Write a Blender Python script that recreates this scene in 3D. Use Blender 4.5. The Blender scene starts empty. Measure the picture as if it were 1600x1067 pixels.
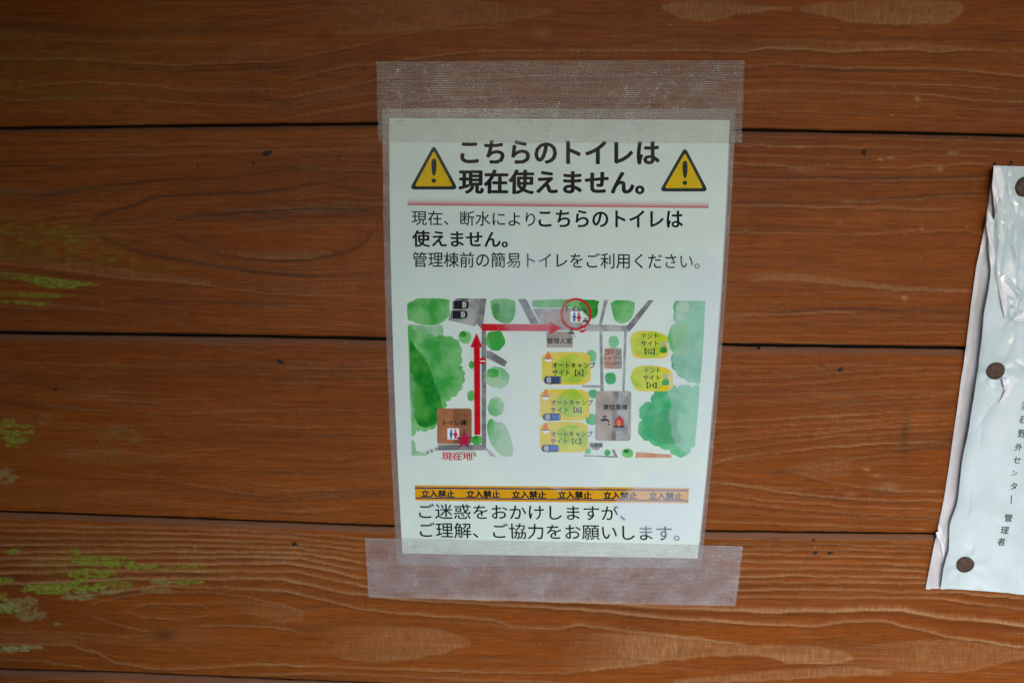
import bpy, bmesh, math, random
import numpy as np
from mathutils import Matrix, Vector
random.seed(4)
C = bpy.context.scene
col = C.collection

# ------------------------------------------------------------------ camera
F = 1115.0                      # focal length in photograph pixels (1600 wide)
R = np.array([[0.99967352, -0.00572567, 0.02490116],
              [0.01125668, 0.97358567, -0.22804435],
              [-0.02293770, 0.22825020, 0.97333227]])
T = np.array([-0.07614546, -0.13818115, 0.43966565])
CW = -R.T @ T
def bl(w): return Vector((w[0], w[2], -w[1]))
cam = bpy.data.cameras.new('camera'); cam.lens = F / 1600 * 36; cam.sensor_width = 36
cam.clip_start = 0.01; cam.clip_end = 500
co = bpy.data.objects.new('camera', cam); col.objects.link(co)
right, up, back = bl(R[0]), bl(-R[1]), bl(-R[2])
m = Matrix((right, up, back)).transposed().to_4x4(); m.translation = bl(CW)
co.matrix_world = m
C.camera = co

# ------------------------------------------------------------------ sky, sun, exposure
SUN_EL, SUN_AZ = math.radians(24), math.radians(-14)      # azimuth: to the right (+) or left (-) of straight out from the wall
w = bpy.data.worlds.new("World"); C.world = w; w.use_nodes = True
nt = w.node_tree; nt.nodes.clear()
sky = nt.nodes.new('ShaderNodeTexSky'); sky.sky_type = 'NISHITA'; sky.sun_disc = False
sky.sun_elevation = SUN_EL; sky.sun_rotation = math.pi - SUN_AZ; sky.air_density = 1.0; sky.dust_density = 1.0; sky.ozone_density = 2.0
bg = nt.nodes.new('ShaderNodeBackground'); bg.inputs[1].default_value = 0.11
wo = nt.nodes.new('ShaderNodeOutputWorld')
nt.links.new(sky.outputs[0], bg.inputs[0]); nt.links.new(bg.outputs[0], wo.inputs[0])
sl = bpy.data.lights.new('sun', 'SUN'); sl.energy = 1.5; sl.angle = math.radians(40); sl.color = (1, .965, .92)
so = bpy.data.objects.new('sun', sl); col.objects.link(so)
d = Vector((math.sin(SUN_AZ) * math.cos(SUN_EL), -math.cos(SUN_AZ) * math.cos(SUN_EL), math.sin(SUN_EL)))
so.rotation_euler = d.to_track_quat('Z', 'Y').to_euler()
C.view_settings.view_transform = 'Standard'; C.view_settings.look = 'None'
C.view_settings.exposure = 1.45; C.view_settings.gamma = 1.0

# ------------------------------------------------------------------ helpers
def W(px, py, off=0.0):
    """point of the plane y = -off (0 = face of the planks) measured at photograph pixel px, py"""
    px = np.asarray(px, float); py = np.asarray(py, float)
    dx = (px - 800) / F; dy = (py - 533.5) / F
    D = [R[0, i] * dx + R[1, i] * dy + R[2, i] for i in range(3)]
    t = (-off - CW[2]) / D[2]
    X = CW[0] + t * D[0]; Z = -(CW[1] + t * D[1])
    return np.stack([X, np.zeros_like(X) - off, Z], -1)

def tag(o, label=None, cat=None, group=None, kind=None):
    if label: o['label'] = label
    if cat: o['category'] = cat
    if group: o['group'] = group
    if kind: o['kind'] = kind
    return o
def empty(name, loc):
    o = bpy.data.objects.new(name, None); col.objects.link(o); o.location = loc
    o.empty_display_size = .02
    return o
def link(name, me, parent=None, mats=()):
    o = bpy.data.objects.new(name, me); col.objects.link(o)
    for x in mats: me.materials.append(x)
    if parent is not None:
        o.parent = parent
        r = parent
        loc = Vector(r.location)
        while r.parent is not None:
            r = r.parent; loc += Vector(r.location)
        me.transform(Matrix.Translation(-loc))
    return o
def mesh(name, V, Fc, parent=None, mats=(), smooth=False, idx=None):
    me = bpy.data.meshes.new(name); me.from_pydata([tuple(map(float, v)) for v in V], [], [tuple(map(int, f)) for f in Fc])
    if idx is not None: me.polygons.foreach_set('material_index', idx)
    if smooth: me.polygons.foreach_set('use_smooth', [True] * len(me.polygons))
    me.update()
    return link(name, me, parent, mats)
def gridmesh(name, P, parent, mat, attrs=None, smooth=True):
    """P: rows x cols x 3"""
    r, c = P.shape[:2]
    i = np.arange(r * c).reshape(r, c)
    q = np.stack([i[:-1, :-1], i[1:, :-1], i[1:, 1:], i[:-1, 1:]], -1).reshape(-1, 4)
    me = bpy.data.meshes.new(name)
    me.vertices.add(r * c); me.vertices.foreach_set('co', P.reshape(-1).astype(np.float32))
    me.loops.add(q.size); me.loops.foreach_set('vertex_index', q.reshape(-1).astype(np.int32))
    me.polygons.add(len(q)); me.polygons.foreach_set('loop_start', np.arange(0, q.size, 4, dtype=np.int32))
    me.polygons.foreach_set('use_smooth', np.full(len(q), smooth))
    me.update(calc_edges=True)
    for k, a in (attrs or {}).items():
        at = me.attributes.new(k, 'FLOAT_COLOR', 'POINT'); at.data.foreach_set('color', a.reshape(-1).astype(np.float32))
    return link(name, me, parent, [mat])

def _h(ix, iy, seed):
    n = (ix.astype(np.int64) * 374761393 + iy.astype(np.int64) * 668265263 + seed * 1442695041) & 0x7fffffff
    n = ((n ^ (n >> 13)) * 1274126177) & 0x7fffffff
    return ((n ^ (n >> 16)) & 0xffff) / 65535.0
def vnoise(x, y, seed=0):
    x = np.asarray(x, float); y = np.asarray(y, float)
    ix, iy = np.floor(x), np.floor(y); fx, fy = x - ix, y - iy
    fx = fx * fx * (3 - 2 * fx); fy = fy * fy * (3 - 2 * fy)
    a, b = _h(ix, iy, seed), _h(ix + 1, iy, seed); c_, d_ = _h(ix, iy + 1, seed), _h(ix + 1, iy + 1, seed)
    return (a * (1 - fx) + b * fx) * (1 - fy) + (c_ * (1 - fx) + d_ * fx) * fy
def fbm(x, y, seed=0, o=3):
    s = 0; a = .5; t = 0
    for k in range(o):
        s = s + a * vnoise(x * 2 ** k, y * 2 ** k, seed + k); t += a; a *= .5
    return s / t

# ------------------------------------------------------------------ material helpers
class NT:
    def __init__(s, name):
        s.m = bpy.data.materials.new(name); s.m.use_nodes = True; s.t = s.m.node_tree; s.t.nodes.clear()
        s.out = s.n('ShaderNodeOutputMaterial')
    def n(s, typ, **k):
        x = s.t.nodes.new(typ)
        for a, b in k.items():
            if a.startswith('i_'):
                x.inputs[int(a[2:])].default_value = b
            else: setattr(x, a, b)
        return x
    def l(s, a, b): s.t.links.new(a, b)
    def math(s, op, a, b=None, clamp=False):
        x = s.n('ShaderNodeMath', operation=op, use_clamp=clamp)
        for i, v in enumerate((a, b)):
            if v is None: continue
            if isinstance(v, (int, float)): x.inputs[i].default_value = v
            else: s.l(v, x.inputs[i])
        return x.outputs[0]
    def mix(s, f, a, b, blend='MIX'):
        x = s.n('ShaderNodeMix', data_type='RGBA', blend_type=blend, clamp_factor=True)
        for i, v in ((0, f), (6, a), (7, b)):
            if isinstance(v, (int, float)): x.inputs[i].default_value = v
            elif isinstance(v, tuple): x.inputs[i].default_value = (*v, 1)[:4]
            else: s.l(v, x.inputs[i])
        return x.outputs[2]
    def ramp(s, v, lo, hi, a=0., b=1.):
        x = s.n('ShaderNodeMapRange'); s.l(v, x.inputs[0])
        for i, q in enumerate((lo, hi, a, b)): x.inputs[i + 1].default_value = q
        return x.outputs[0]
    def pos(s, scale=(1, 1, 1)):
        g = s.n('ShaderNodeTexCoord'); mp = s.n('ShaderNodeMapping'); s.l(g.outputs['Object'], mp.inputs[0])
        mp.inputs['Scale'].default_value = scale
        return mp.outputs[0]
    def noise(s, vec, scale, detail=3, rough=.5, off=0):
        x = s.n('ShaderNodeTexNoise'); s.l(vec, x.inputs['Vector']); x.inputs['Scale'].default_value = scale
        x.inputs['Detail'].default_value = detail; x.inputs['Roughness'].default_value = rough
        return x.outputs[0]
    def bump(s, h, strength, dist, normal=None):
        x = s.n('ShaderNodeBump'); x.inputs['Strength'].default_value = strength; x.inputs['Distance'].default_value = dist
        s.l(h, x.inputs['Height'])
        if normal is not None: s.l(normal, x.inputs['Normal'])
        return x.outputs[0]
    def bsdf(s, color, rough=.5, spec=.5, **k):
        p = s.n('ShaderNodeBsdfPrincipled')
        if isinstance(color, tuple): p.inputs['Base Color'].default_value = (*color, 1)[:4]
        else: s.l(color, p.inputs['Base Color'])
        if isinstance(rough, (int, float)): p.inputs['Roughness'].default_value = rough
        else: s.l(rough, p.inputs['Roughness'])
        p.inputs['Specular IOR Level'].default_value = spec
        for a, b in k.items(): p.inputs[a.replace('_', ' ')].default_value = b
        return p

def wood_material():
    t = NT('stained_wood')
    at = t.n('ShaderNodeAttribute', attribute_name='grain'); sp = t.n('ShaderNodeSeparateColor'); t.l(at.outputs['Color'], sp.inputs[0])
    pale, dark, green = sp.outputs[0], sp.outputs[1], sp.outputs[2]
    white = at.outputs['Alpha']
    P = t.n('ShaderNodeTexCoord').outputs['Object']
    def M(sc):
        mp = t.n('ShaderNodeMapping'); t.l(P, mp.inputs[0]); mp.inputs['Scale'].default_value = sc; return mp.outputs[0]
    big = t.noise(M((3, 3, 9)), 1.0, 3)
    fine = t.noise(M((16, 40, 520)), 1.0, 5, .7)
    pore = t.noise(M((60, 900, 1500)), 1.0, 2, .6)
    rad = t.noise(M((900, 900, 90)), 1.0, 2, .6)            # short strokes across the grain
    mot = t.noise(M((60, 60, 110)), 1.0, 4, .7)
    c = t.mix(t.ramp(big, .3, .7), (.184, .0440, .0046), (.262, .0700, .0080))
    c = t.mix(t.ramp(fine, .35, .68), t.mix(1.0, c, (.86, .84, .82), 'MULTIPLY'), t.mix(1.0, c, (1.14, 1.16, 1.16), 'MULTIPLY'))
    c = t.mix(t.ramp(pore, .50, .72, 0, .6), c, t.mix(1.0, c, (.5, .46, .46), 'MULTIPLY'))
    c = t.mix(t.ramp(mot, .48, .72, 0, .45), c, t.mix(1.0, c, (.66, .68, .68), 'MULTIPLY'))
    fib = t.noise(M((22, 300, 1900)), 1.0, 3, .7); fsel = t.noise(M((9, 9, 60)), 1.0, 2)
    c = t.mix(t.math('MULTIPLY', t.ramp(fib, .52, .62, 0, .9), t.ramp(fsel, .4, .65, .1, .7)), c, t.mix(1.0, c, (1.55, 1.6, 1.6), 'MULTIPLY'))
    c = t.mix(t.math('MULTIPLY', t.ramp(fib, .48, .38, 0, .95), t.ramp(fsel, .6, .35, .1, .8)), c, t.mix(1.0, c, (.52, .5, .55), 'MULTIPLY'))
    c = t.mix(t.math('MULTIPLY', dark, .85, True), c, (.070, .026, .010))
    pm = t.math('MULTIPLY', pale, t.ramp(rad, .3, .7, .62, 1.25), True)
    c = t.mix(pm, c, (.385, .225, .110))
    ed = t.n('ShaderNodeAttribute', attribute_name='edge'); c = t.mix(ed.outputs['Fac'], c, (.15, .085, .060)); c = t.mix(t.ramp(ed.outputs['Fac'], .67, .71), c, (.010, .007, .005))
    c = t.mix(t.ramp(rad, .5, .75, 0, .05), c, (.42, .22, .10))
    # dust specks and tiny pits
    vo = t.n('ShaderNodeTexVoronoi'); t.l(P, vo.inputs['Vector']); vo.inputs['Scale'].default_value = 110; vo.inputs['Randomness'].default_value = 1
    ds = vo.outputs['Distance']; cs = t.n('ShaderNodeSeparateColor'); t.l(vo.outputs['Color'], cs.inputs[0])
    sp1 = t.math('MULTIPLY', t.math('LESS_THAN', ds, .045), t.math('GREATER_THAN', cs.outputs[0], .72))
    sp2 = t.math('MULTIPLY', t.math('LESS_THAN', ds, .06), t.math('LESS_THAN', cs.outputs[1], .05))
    c = t.mix(t.math('MULTIPLY', sp2, .65), c, (.03, .015, .01))
    c = t.mix(t.math('MULTIPLY', sp1, .5), c, (.55, .42, .28))
    gn = t.noise(M((260, 260, 420)), 1.0, 4, .7)
    gcol = t.mix(t.ramp(gn, .35, .65), (.105, .13, .012), (.27, .29, .040))
    gm = t.math('MULTIPLY', green, t.ramp(gn, .25, .55, .55, 1.1), True)
    c = t.mix(gm, c, gcol)
    wm = t.math('MULTIPLY', white, t.ramp(gn, .35, .6, .3, 1.1), True)
    c = t.mix(wm, c, (.27, .35, .15))
    n = t.bump(fib, .5, .0003); n = t.bump(pore, .5, .0004, n); n = t.bump(fine, .55, .0007, n); n = t.bump(t.math('MULTIPLY', rad, pale), .3, .0005, n)
    n = t.bump(t.math('MULTIPLY', gn, t.math('ADD', green, white)), .6, .0012, n)
    ro = t.math('ADD', t.ramp(mot, .3, .7, .36, .50), t.math('MULTIPLY', t.math('ADD', green, white), .4))
    b = t.bsdf(c, ro, .15); t.l(n, b.inputs['Normal']); t.l(b.outputs[0], t.out.inputs[0])
    return t.m
WOOD = wood_material()

def plain(name, color, rough=.6, spec=.4, nscale=200, var=.25, bump=.0003, metallic=0):
    t = NT(name); v = t.noise(t.pos(), nscale, 4, .6)
    c = t.mix(t.ramp(v, .3, .7), tuple(x * (1 - var) for x in color), tuple(min(1, x * (1 + var)) for x in color))
    b = t.bsdf(c, rough, spec, Metallic=metallic); t.l(t.bump(v, .5, bump), b.inputs['Normal']); t.l(b.outputs[0], t.out.inputs[0])
    return t.m

# ------------------------------------------------------------------ unseen roof and wall slabs added to shade the planks, and ground
def box(name, a, b, mat, parent=None, bev=.003):
    bm = bmesh.new(); bmesh.ops.create_cube(bm, size=1)
    for v in bm.verts: v.co = Vector([(a[i] + b[i]) / 2 + v.co[i] * (b[i] - a[i]) for i in range(3)])
    bmesh.ops.bevel(bm, geom=bm.edges[:], offset=bev, segments=1, affect='EDGES')
    me = bpy.data.meshes.new(name); bm.to_mesh(me); bm.free()
    return link(name, me, parent, [mat])
GROUND_Z = -1.55
SHADE = plain('shade_caster', (.10, .055, .03), .7)
gm_ = NT('gravel_and_moss'); gv = gm_.noise(gm_.pos(), 3, 6, .6); gf = gm_.noise(gm_.pos(), 60, 3, .6)
gc = gm_.mix(gm_.ramp(gv, .4, .6), (.07, .08, .05), (.12, .12, .10)); gc = gm_.mix(gm_.ramp(gf, .3, .7, 0, .5), gc, (.1, .1, .08))
gb = gm_.bsdf(gc, .9, .2); gm_.l(gb.outputs[0], gm_.out.inputs[0])
tag(mesh('ground', [(-200, -200, GROUND_Z), (200, -200, GROUND_Z), (200, 30, GROUND_Z), (-200, 30, GROUND_Z)], [(0, 1, 2, 3)], None, [gm_.m]),
    'flat gravel and moss ground in front of the wall', 'ground', kind='structure')

for nm, a, b, lb in (('shade_roof', (-3, -1.25, .29), (5, -.004, .36), 'unseen dark slab added above the plank wall to cast shade'), ('shade_wall', (-.40, -1.5, GROUND_Z), (-.32, -.004, .29), 'unseen dark slab added left of the plank wall to cast shade')):
    tag(box(nm, a, b, SHADE), lb, 'roof' if 'roof' in nm else 'wall')

# ------------------------------------------------------------------ the plank wall
wall = empty('plank_wall', (0.09, 0, -.2))
tag(wall, 'orange brown stained wooden wall of wide horizontal planks with dark grooves', 'wall')
XS = np.concatenate([np.arange(-1000, -30, 40), np.arange(-30, 1632, 2), np.arange(1650, 2700, 40)]).astype(float)
def line(pts, sm=9):
    p = np.array(pts, float)
    y = np.interp(XS, p[:, 0], p[:, 1])
    if sm:
        k = np.exp(-np.linspace(-2, 2, 2 * sm + 1) ** 2); k /= k.sum()
        y = np.convolve(np.pad(y, sm, 'edge'), k, 'valid')
    return y
# the dark joints: centre line and half height, in photograph pixels
G = [([(-1000, -160), (0, -152), (900, -160), (1600, -148), (2700, -140)], 2.2),
     ([(-1000, 210), (0, 200.5), (300, 196.5), (590, 193.5), (900, 196), (1165, 203), (1300, 205.5), (1600, 212), (2700, 232)], 2.3),
     ([(-1000, 505), (0, 520), (300, 524), (600, 530), (1130, 539), (1400, 543), (1600, 546), (2700, 565)], 3.0),
     ([(-1000, 760), (0, 800), (300, 811), (600, 823), (860, 828), (1110, 831), (1450, 835), (1600, 836), (2700, 850)], 2.5),
     ([(-1000, 1000), (0, 1047), (200, 1052), (400, 1061), (600, 1069), (1000, 1082), (1600, 1092), (2700, 1100)], 2.5),
     ([(-1000, 1300), (2700, 1350)], 2)]
GY = [line(g, 30) for g, _ in G]
GH = [h for _, h in G]
BEV = [6, 6, 8, 7, 7, 6]

# ridges: (points, paleness, width px); dark = negative
LN = {0: [
 ([(-30,90),(0,91),(60,95),(100,93),(200,98),(280,103),(350,98),(430,97),(500,84),(560,71),(600,62),(650,50),(700,46),(775,43)],.5,1.8),
 ([(620,95),(650,92),(700,85),(760,80),(900,80),(1060,79),(1110,80),(1160,82),(1200,76),(1260,77),(1310,82),(1370,78),(1430,77),(1465,83),(1500,78),(1630,82)],.6,2.2),
 ([(-30,126),(30,128),(60,134),(80,133),(130,129),(190,131),(250,136),(275,141),(340,141),(430,140)],.5,1.6),
 ([(440,132),(490,115),(540,105),(590,100),(640,96)],.4,1.8),
 ([(-30,151),(35,157),(80,154),(190,155),(250,159),(340,165),(420,168)],.5,1.5),
 ([(450,155),(480,147),(590,125),(640,118)],.4,2.),
 ([(-30,174),(60,174),(150,176),(210,174),(290,176),(340,186)],.35,1.4),
 ([(455,172),(500,160),(590,145),(640,140)],.35,2.),
 ([(460,182),(520,173),(590,163),(640,158)],.3,1.6),
 ([(1130,107),(1162,105),(1220,101),(1300,106),(1400,108),(1480,108),(1540,113),(1630,124)],.6,2.6),
 ([(1130,128),(1250,126),(1400,131),(1500,135),(1630,146)],.45,1.8),
 ([(1130,146),(1220,142),(1350,146),(1460,149),(1520,158),(1630,160)],.4,1.6),
 ([(1130,160),(1250,158),(1450,166),(1630,178)],.25,1.5),
 ([(1130,176),(1300,176),(1630,190)],.3,1.5),
 ([(640,130),(800,120),(1000,118),(1130,122)],.4,1.8),([(640,160),(800,150),(1000,150),(1130,155)],.35,1.8),
 ([(-30,40),(200,52),(400,45),(500,30)],-.25,5),([(-30,70),(150,78),(300,80),(420,72)],-.2,4)],
 1: [
 ([(60,308),(100,300),(180,290),(260,280),(330,278),(400,272),(440,265),(500,262),(560,267),(600,272)],-.5,2.2),
 ([(-30,338),(80,322),(150,310),(200,300)],-.35,3),
 ([(140,355),(150,342),(165,333),(210,322),(240,308),(300,303),(380,302),(450,295),(500,285),(550,297),(600,303)],-.6,2.6),
 ([(140,357),(155,370),(180,381),(230,397),(300,410),(400,425),(480,432),(540,430),(605,428)],-.6,2.6),
 ([(272,352),(280,343),(300,337),(340,335),(400,332),(470,327),(560,327),(590,333)],-.6,2.4),
 ([(272,358),(280,368),(300,380),(350,400),(420,407),(480,408),(540,395),(570,380),(590,350)],-.55,2.6),
 ([(330,331),(400,329),(470,324),(570,324)],.35,1.6),
 ([(-30,412),(60,417),(120,425),(190,435),(260,438),(340,448),(420,460),(520,463),(605,465)],.4,1.6),
 ([(-30,424),(60,425),(120,434),(190,440),(300,446)],-.4,1.5),
 ([(100,455),(180,462),(300,470),(420,478),(600,480)],-.3,1.4),
 ([(380,478),(480,480),(600,484)],.3,1.6),
 ([(200,470),(330,473),(460,474)],-.4,1.2),
 ([(-30,260),(80,260),(110,261)],-.8,1.),
 ([(-30,222),(200,218),(400,214),(600,212)],.2,1.3),([(-30,236),(200,228),(400,224),(600,220)],.2,1.4),([(-30,247),(250,242),(450,235),(605,236)],.25,1.5),
 ([(-30,252),(250,248),(400,243),(605,244)],-.3,1.5),([(-30,275),(160,262),(330,255),(480,248),(605,254)],-.3,1.8),
 ([(1130,214),(1250,215),(1400,218),(1630,224)],.35,1.6),([(1130,228),(1250,230),(1400,232),(1630,238)],.45,1.8),
 ([(1130,242),(1250,245),(1350,247),(1450,243),(1550,245)],.4,1.8),
 ([(1130,256),(1190,257),(1240,262),(1290,260),(1340,262),(1400,264),(1500,257),(1550,257)],.5,2.),
 ([(1130,276),(1250,277),(1350,280),(1450,278),(1555,275)],-.5,1.8),([(1130,281),(1250,282),(1350,284),(1450,282),(1555,279)],.3,2.2),
 ([(1130,316),(1250,318),(1330,316),(1400,311),(1480,304),(1550,302)],-.55,1.8),
 ([(1130,322),(1250,323),(1380,326),(1500,328)],.4,3.),([(1300,318),(1400,314),(1480,308),(1540,306)],.4,1.8),
 ([(1130,363),(1250,365),(1350,368),(1430,362),(1500,361),(1550,368)],.45,1.7),([(1130,361),(1250,362),(1350,365)],-.35,1.4),
 ([(1190,489),(1300,483),(1400,484),(1520,484)],-.55,1.5),([(1130,496),(1250,491),(1350,487)],.4,2.),
 ([(1250,507),(1400,508),(1520,507)],.3,1.2),([(1380,520),(1520,519)],.35,1.3),([(1130,534),(1400,537),(1520,537)],.3,1.5)],
 2: [
 ([(250,713),(300,705),(340,703)],.4,1.3),([(340,745),(400,755),(440,760)],.45,1.6),([(180,740),(260,748),(330,763),(420,775)],.35,1.5),
 ([(200,775),(330,790),(500,800)],.3,1.5),([(520,752),(560,750),(615,743)],.3,1.5),([(530,722),(560,716),(610,712)],-.5,1.2),
 ([(300,643),(430,640),(520,640),(610,645)],.25,1.5),([(330,662),(440,668),(600,667)],.25,1.2),([(380,720),(440,724)],.35,1.3),
 ([(420,585),(520,588),(615,590)],.3,1.2),([(460,565),(540,567),(615,562)],.3,1.2),([(440,598),(540,600),(615,602)],.3,1.3),([(430,575),(540,577),(615,577)],.25,1.2),
 ([(120,618),(280,624),(420,622)],.2,1.4),([(100,640),(300,647),(500,642)],.2,1.4),([(60,670),(260,664),(420,655)],.2,1.4),
 ([(1200,738),(1260,734),(1280,723),(1330,715),(1400,705),(1500,698)],-.35,1.8),([(1250,736),(1282,726),(1340,718),(1400,708)],.3,1.8),
 ([(1240,738),(1290,751),(1340,761),(1400,767),(1480,769)],.45,1.9),([(1170,738),(1250,739)],-.5,1.0),
 ([(1105,730),(1130,719),(1170,711),(1210,707),(1280,700),(1350,695),(1470,688)],.5,1.9),
 ([(1105,708),(1200,695),(1300,682),(1500,670)],.45,1.8),([(1105,693),(1200,684),(1330,672),(1500,660)],.4,1.6),
 ([(1105,684),(1200,675),(1330,667),(1500,652)],.4,1.6),([(1105,661),(1200,656),(1350,647),(1500,641)],.45,1.8),([(1105,670),(1220,665),(1380,657),(1500,647)],.35,1.5),
 ([(1110,604),(1250,600),(1400,587),(1510,583)],.35,1.6),([(1110,594),(1250,588),(1400,576),(1510,575)],.3,1.4),([(1110,574),(1250,573),(1400,571)],.25,1.4),
 ([(1110,630),(1250,630),(1400,622),(1500,616)],.25,1.4),([(1110,617),(1250,615),(1400,610)],.2,1.4),
 ([(1110,753),(1200,765),(1300,778),(1400,783),(1500,782)],.5,2.),([(1105,770),(1200,782),(1330,792),(1490,798)],.4,1.8),
 ([(1105,782),(1200,792),(1330,803),(1490,808)],.35,1.5),([(1105,798),(1250,806),(1480,814)],.35,1.6),([(1100,815),(1300,821),(1440,826)],.4,1.6)],
 3: [
 ([(-30,819),(300,826),(450,832),(562,841),(610,845)],.4,2.),([(-30,829),(300,834),(450,840),(570,853)],.45,2.1),
 ([(-30,840),(300,843),(450,848),(510,854),(573,861)],.5,2.3),([(-30,851),(300,852),(450,856),(510,861),(573,871)],.5,2.4),
 ([(-30,862),(300,862),(450,863),(510,870),(573,882)],.6,2.6),([(-30,873),(250,872),(400,870),(470,872),(573,892)],.65,2.8),
 ([(-30,884),(200,882),(340,881),(450,880),(500,888),(573,905)],.65,2.8),([(-30,896),(150,893),(350,892),(470,894),(530,908),(590,921)],.65,3.),
 ([(-30,914),(120,908),(250,903),(350,904),(440,905),(490,915),(540,926),(610,934),(700,940),(750,943),(830,948),(950,955),(1050,967),(1110,968),(1150,972),(1220,977),(1280,978),(1320,970),(1380,970),(1440,985),(1480,995),(1530,1000),(1630,1016)],.6,3.),
 ([(100,934),(170,927),(250,915),(330,918),(440,922),(520,940),(560,952),(640,960),(720,965),(770,968),(800,980),(870,983),(905,976),(960,984),(1000,988),(1050,993),(1110,1001),(1170,1008)],.55,2.6),
 ([(640,930),(750,936),(850,938),(950,942),(1050,950),(1110,951),(1200,956),(1300,954),(1400,952),(1440,958),(1480,966),(1550,970),(1630,983)],.7,4.4),
 ([(1130,933),(1250,934),(1350,934),(1430,934),(1490,937),(1540,945),(1630,955)],.45,2.6),
 ([(1130,922),(1250,921),(1400,924),(1500,926),(1630,938)],.6,2.4),([(1130,910),(1300,910),(1450,912),(1630,924)],.55,2.3),
 ([(1130,900),(1300,900),(1450,903)],.5,2.2),([(1130,888),(1300,889),(1450,893)],.5,2.2),([(1130,877),(1300,880),(1450,883)],.45,2.),
 ([(1130,866),(1300,868),(1450,872)],.45,2.),([(1110,858),(1300,859),(1450,862)],.3,1.5),([(1110,850),(1300,851),(1450,854)],.4,1.6),([(1100,842),(1300,844),(1450,847)],.25,1.4),
 ([(203,955),(215,947),(240,944),(300,943),(325,950),(334,957)],.5,1.6),([(203,955),(220,965),(270,968),(320,963),(334,957)],.45,1.6),
 ([(130,955),(140,945),(200,930),(260,926),(330,925),(400,935),(450,948),(480,957)],.4,1.6),
 ([(128,957),(160,968),(200,980),(240,988)],.4,1.6),([(300,978),(380,977),(450,983),(470,990)],.4,1.6),
 ([(290,1000),(340,1004),(400,1003),(435,1010),(400,1018),(330,1020),(280,1021)],.4,1.5),
 ([(-30,986),(130,989),(200,994),(245,993)],.3,1.4),([(-30,1006),(110,1008),(150,1020),(180,1034),(240,1045),(320,1044),(400,1038),(500,1040),(600,1045),(760,1050),(880,1052),(950,1043)],.5,2.2),
 ([(210,1018),(230,1013),(265,1015),(285,1022)],.3,1.3),([(212,1022),(235,1032),(275,1031)],.3,1.3),
 ([(-30,1030),(60,1032),(150,1045)],.4,1.6),([(400,1055),(520,1051),(700,1060),(1000,1072)],.4,2.)],
 4: [([(-30,1066),(120,1060),(300,1072),(800,1100)],.4,2)]}
# worn pale islands: (upper curve, lower curve, strength)
PT = {0: [([(480,2),(560,-10),(740,0),(800,12),(870,17)],[(480,60),(540,52),(600,50),(660,45),(740,36),(800,32),(870,19)],.32),
 ([(1030,10),(1070,2),(1130,0),(1170,8),(1240,12)],[(1030,12),(1060,26),(1110,35),(1150,20),(1240,14)],.62),
 ([(1245,14),(1280,5),(1330,2),(1470,1),(1502,6),(1506,14)],[(1245,16),(1290,24),(1330,34),(1400,38),(1480,36),(1500,24),(1506,16)],.62),
 ([(1130,68),(1200,62),(1300,62),(1420,66),(1500,72)],[(1130,80),(1200,76),(1310,80),(1420,76),(1500,77)],.3)],
 1: [([(1130,430),(1240,427),(1320,437),(1400,447),(1520,453)],[(1130,438),(1240,437),(1310,444),(1400,453),(1520,457)],.5),
 ([(330,388),(420,395),(520,392)],[(330,394),(420,404),(480,405),(520,396)],.3),
 ([(60,412),(130,410),(220,425),(330,440)],[(60,416),(120,426),(200,436),(330,446)],.3),
 ([(380,436),(480,444),(560,440)],[(380,450),(480,460),(560,452)],.15)],
 2: [([(1225,732),(1260,722),(1330,718)],[(1225,736),(1290,746),(1330,740)],.18)],
 3: [([(1000,990),(1050,994),(1110,1002),(1170,1009),(1200,1007),(1280,1010),(1320,1018),(1336,1028)],[(880,1053),(950,1043),(1000,1037),(1050,1030),(1110,1024),(1180,1021),(1230,1034),(1300,1036),(1336,1028)],.6),
 ([(488,982),(560,978),(680,981),(710,990),(738,1003)],[(500,1022),(560,1031),(600,1033),(690,1020),(738,1004)],.42),
 ([(1320,1010),(1440,1000),(1500,999),(1560,1008),(1625,1020)],[(1320,1052),(1400,1045),(1500,1050),(1560,1036),(1625,1022)],.36),
 ([(1050,1062),(1200,1048),(1330,1040),(1400,1050)],[(1050,1066),(1200,1062),(1300,1055),(1400,1052)],.5),
 ([(330,930),(400,938),(450,948),(475,957)],[(330,945),(400,960),(440,972),(475,968)],.3),
 ([(-30,978),(60,984),(140,990),(240,995)],[(-30,1004),(60,1005),(140,1006),(240,1000)],.15),
 ([(930,985),(1000,992),(1060,1000)],[(930,1005),(1000,1030),(1060,1026)],.18)]}
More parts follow.
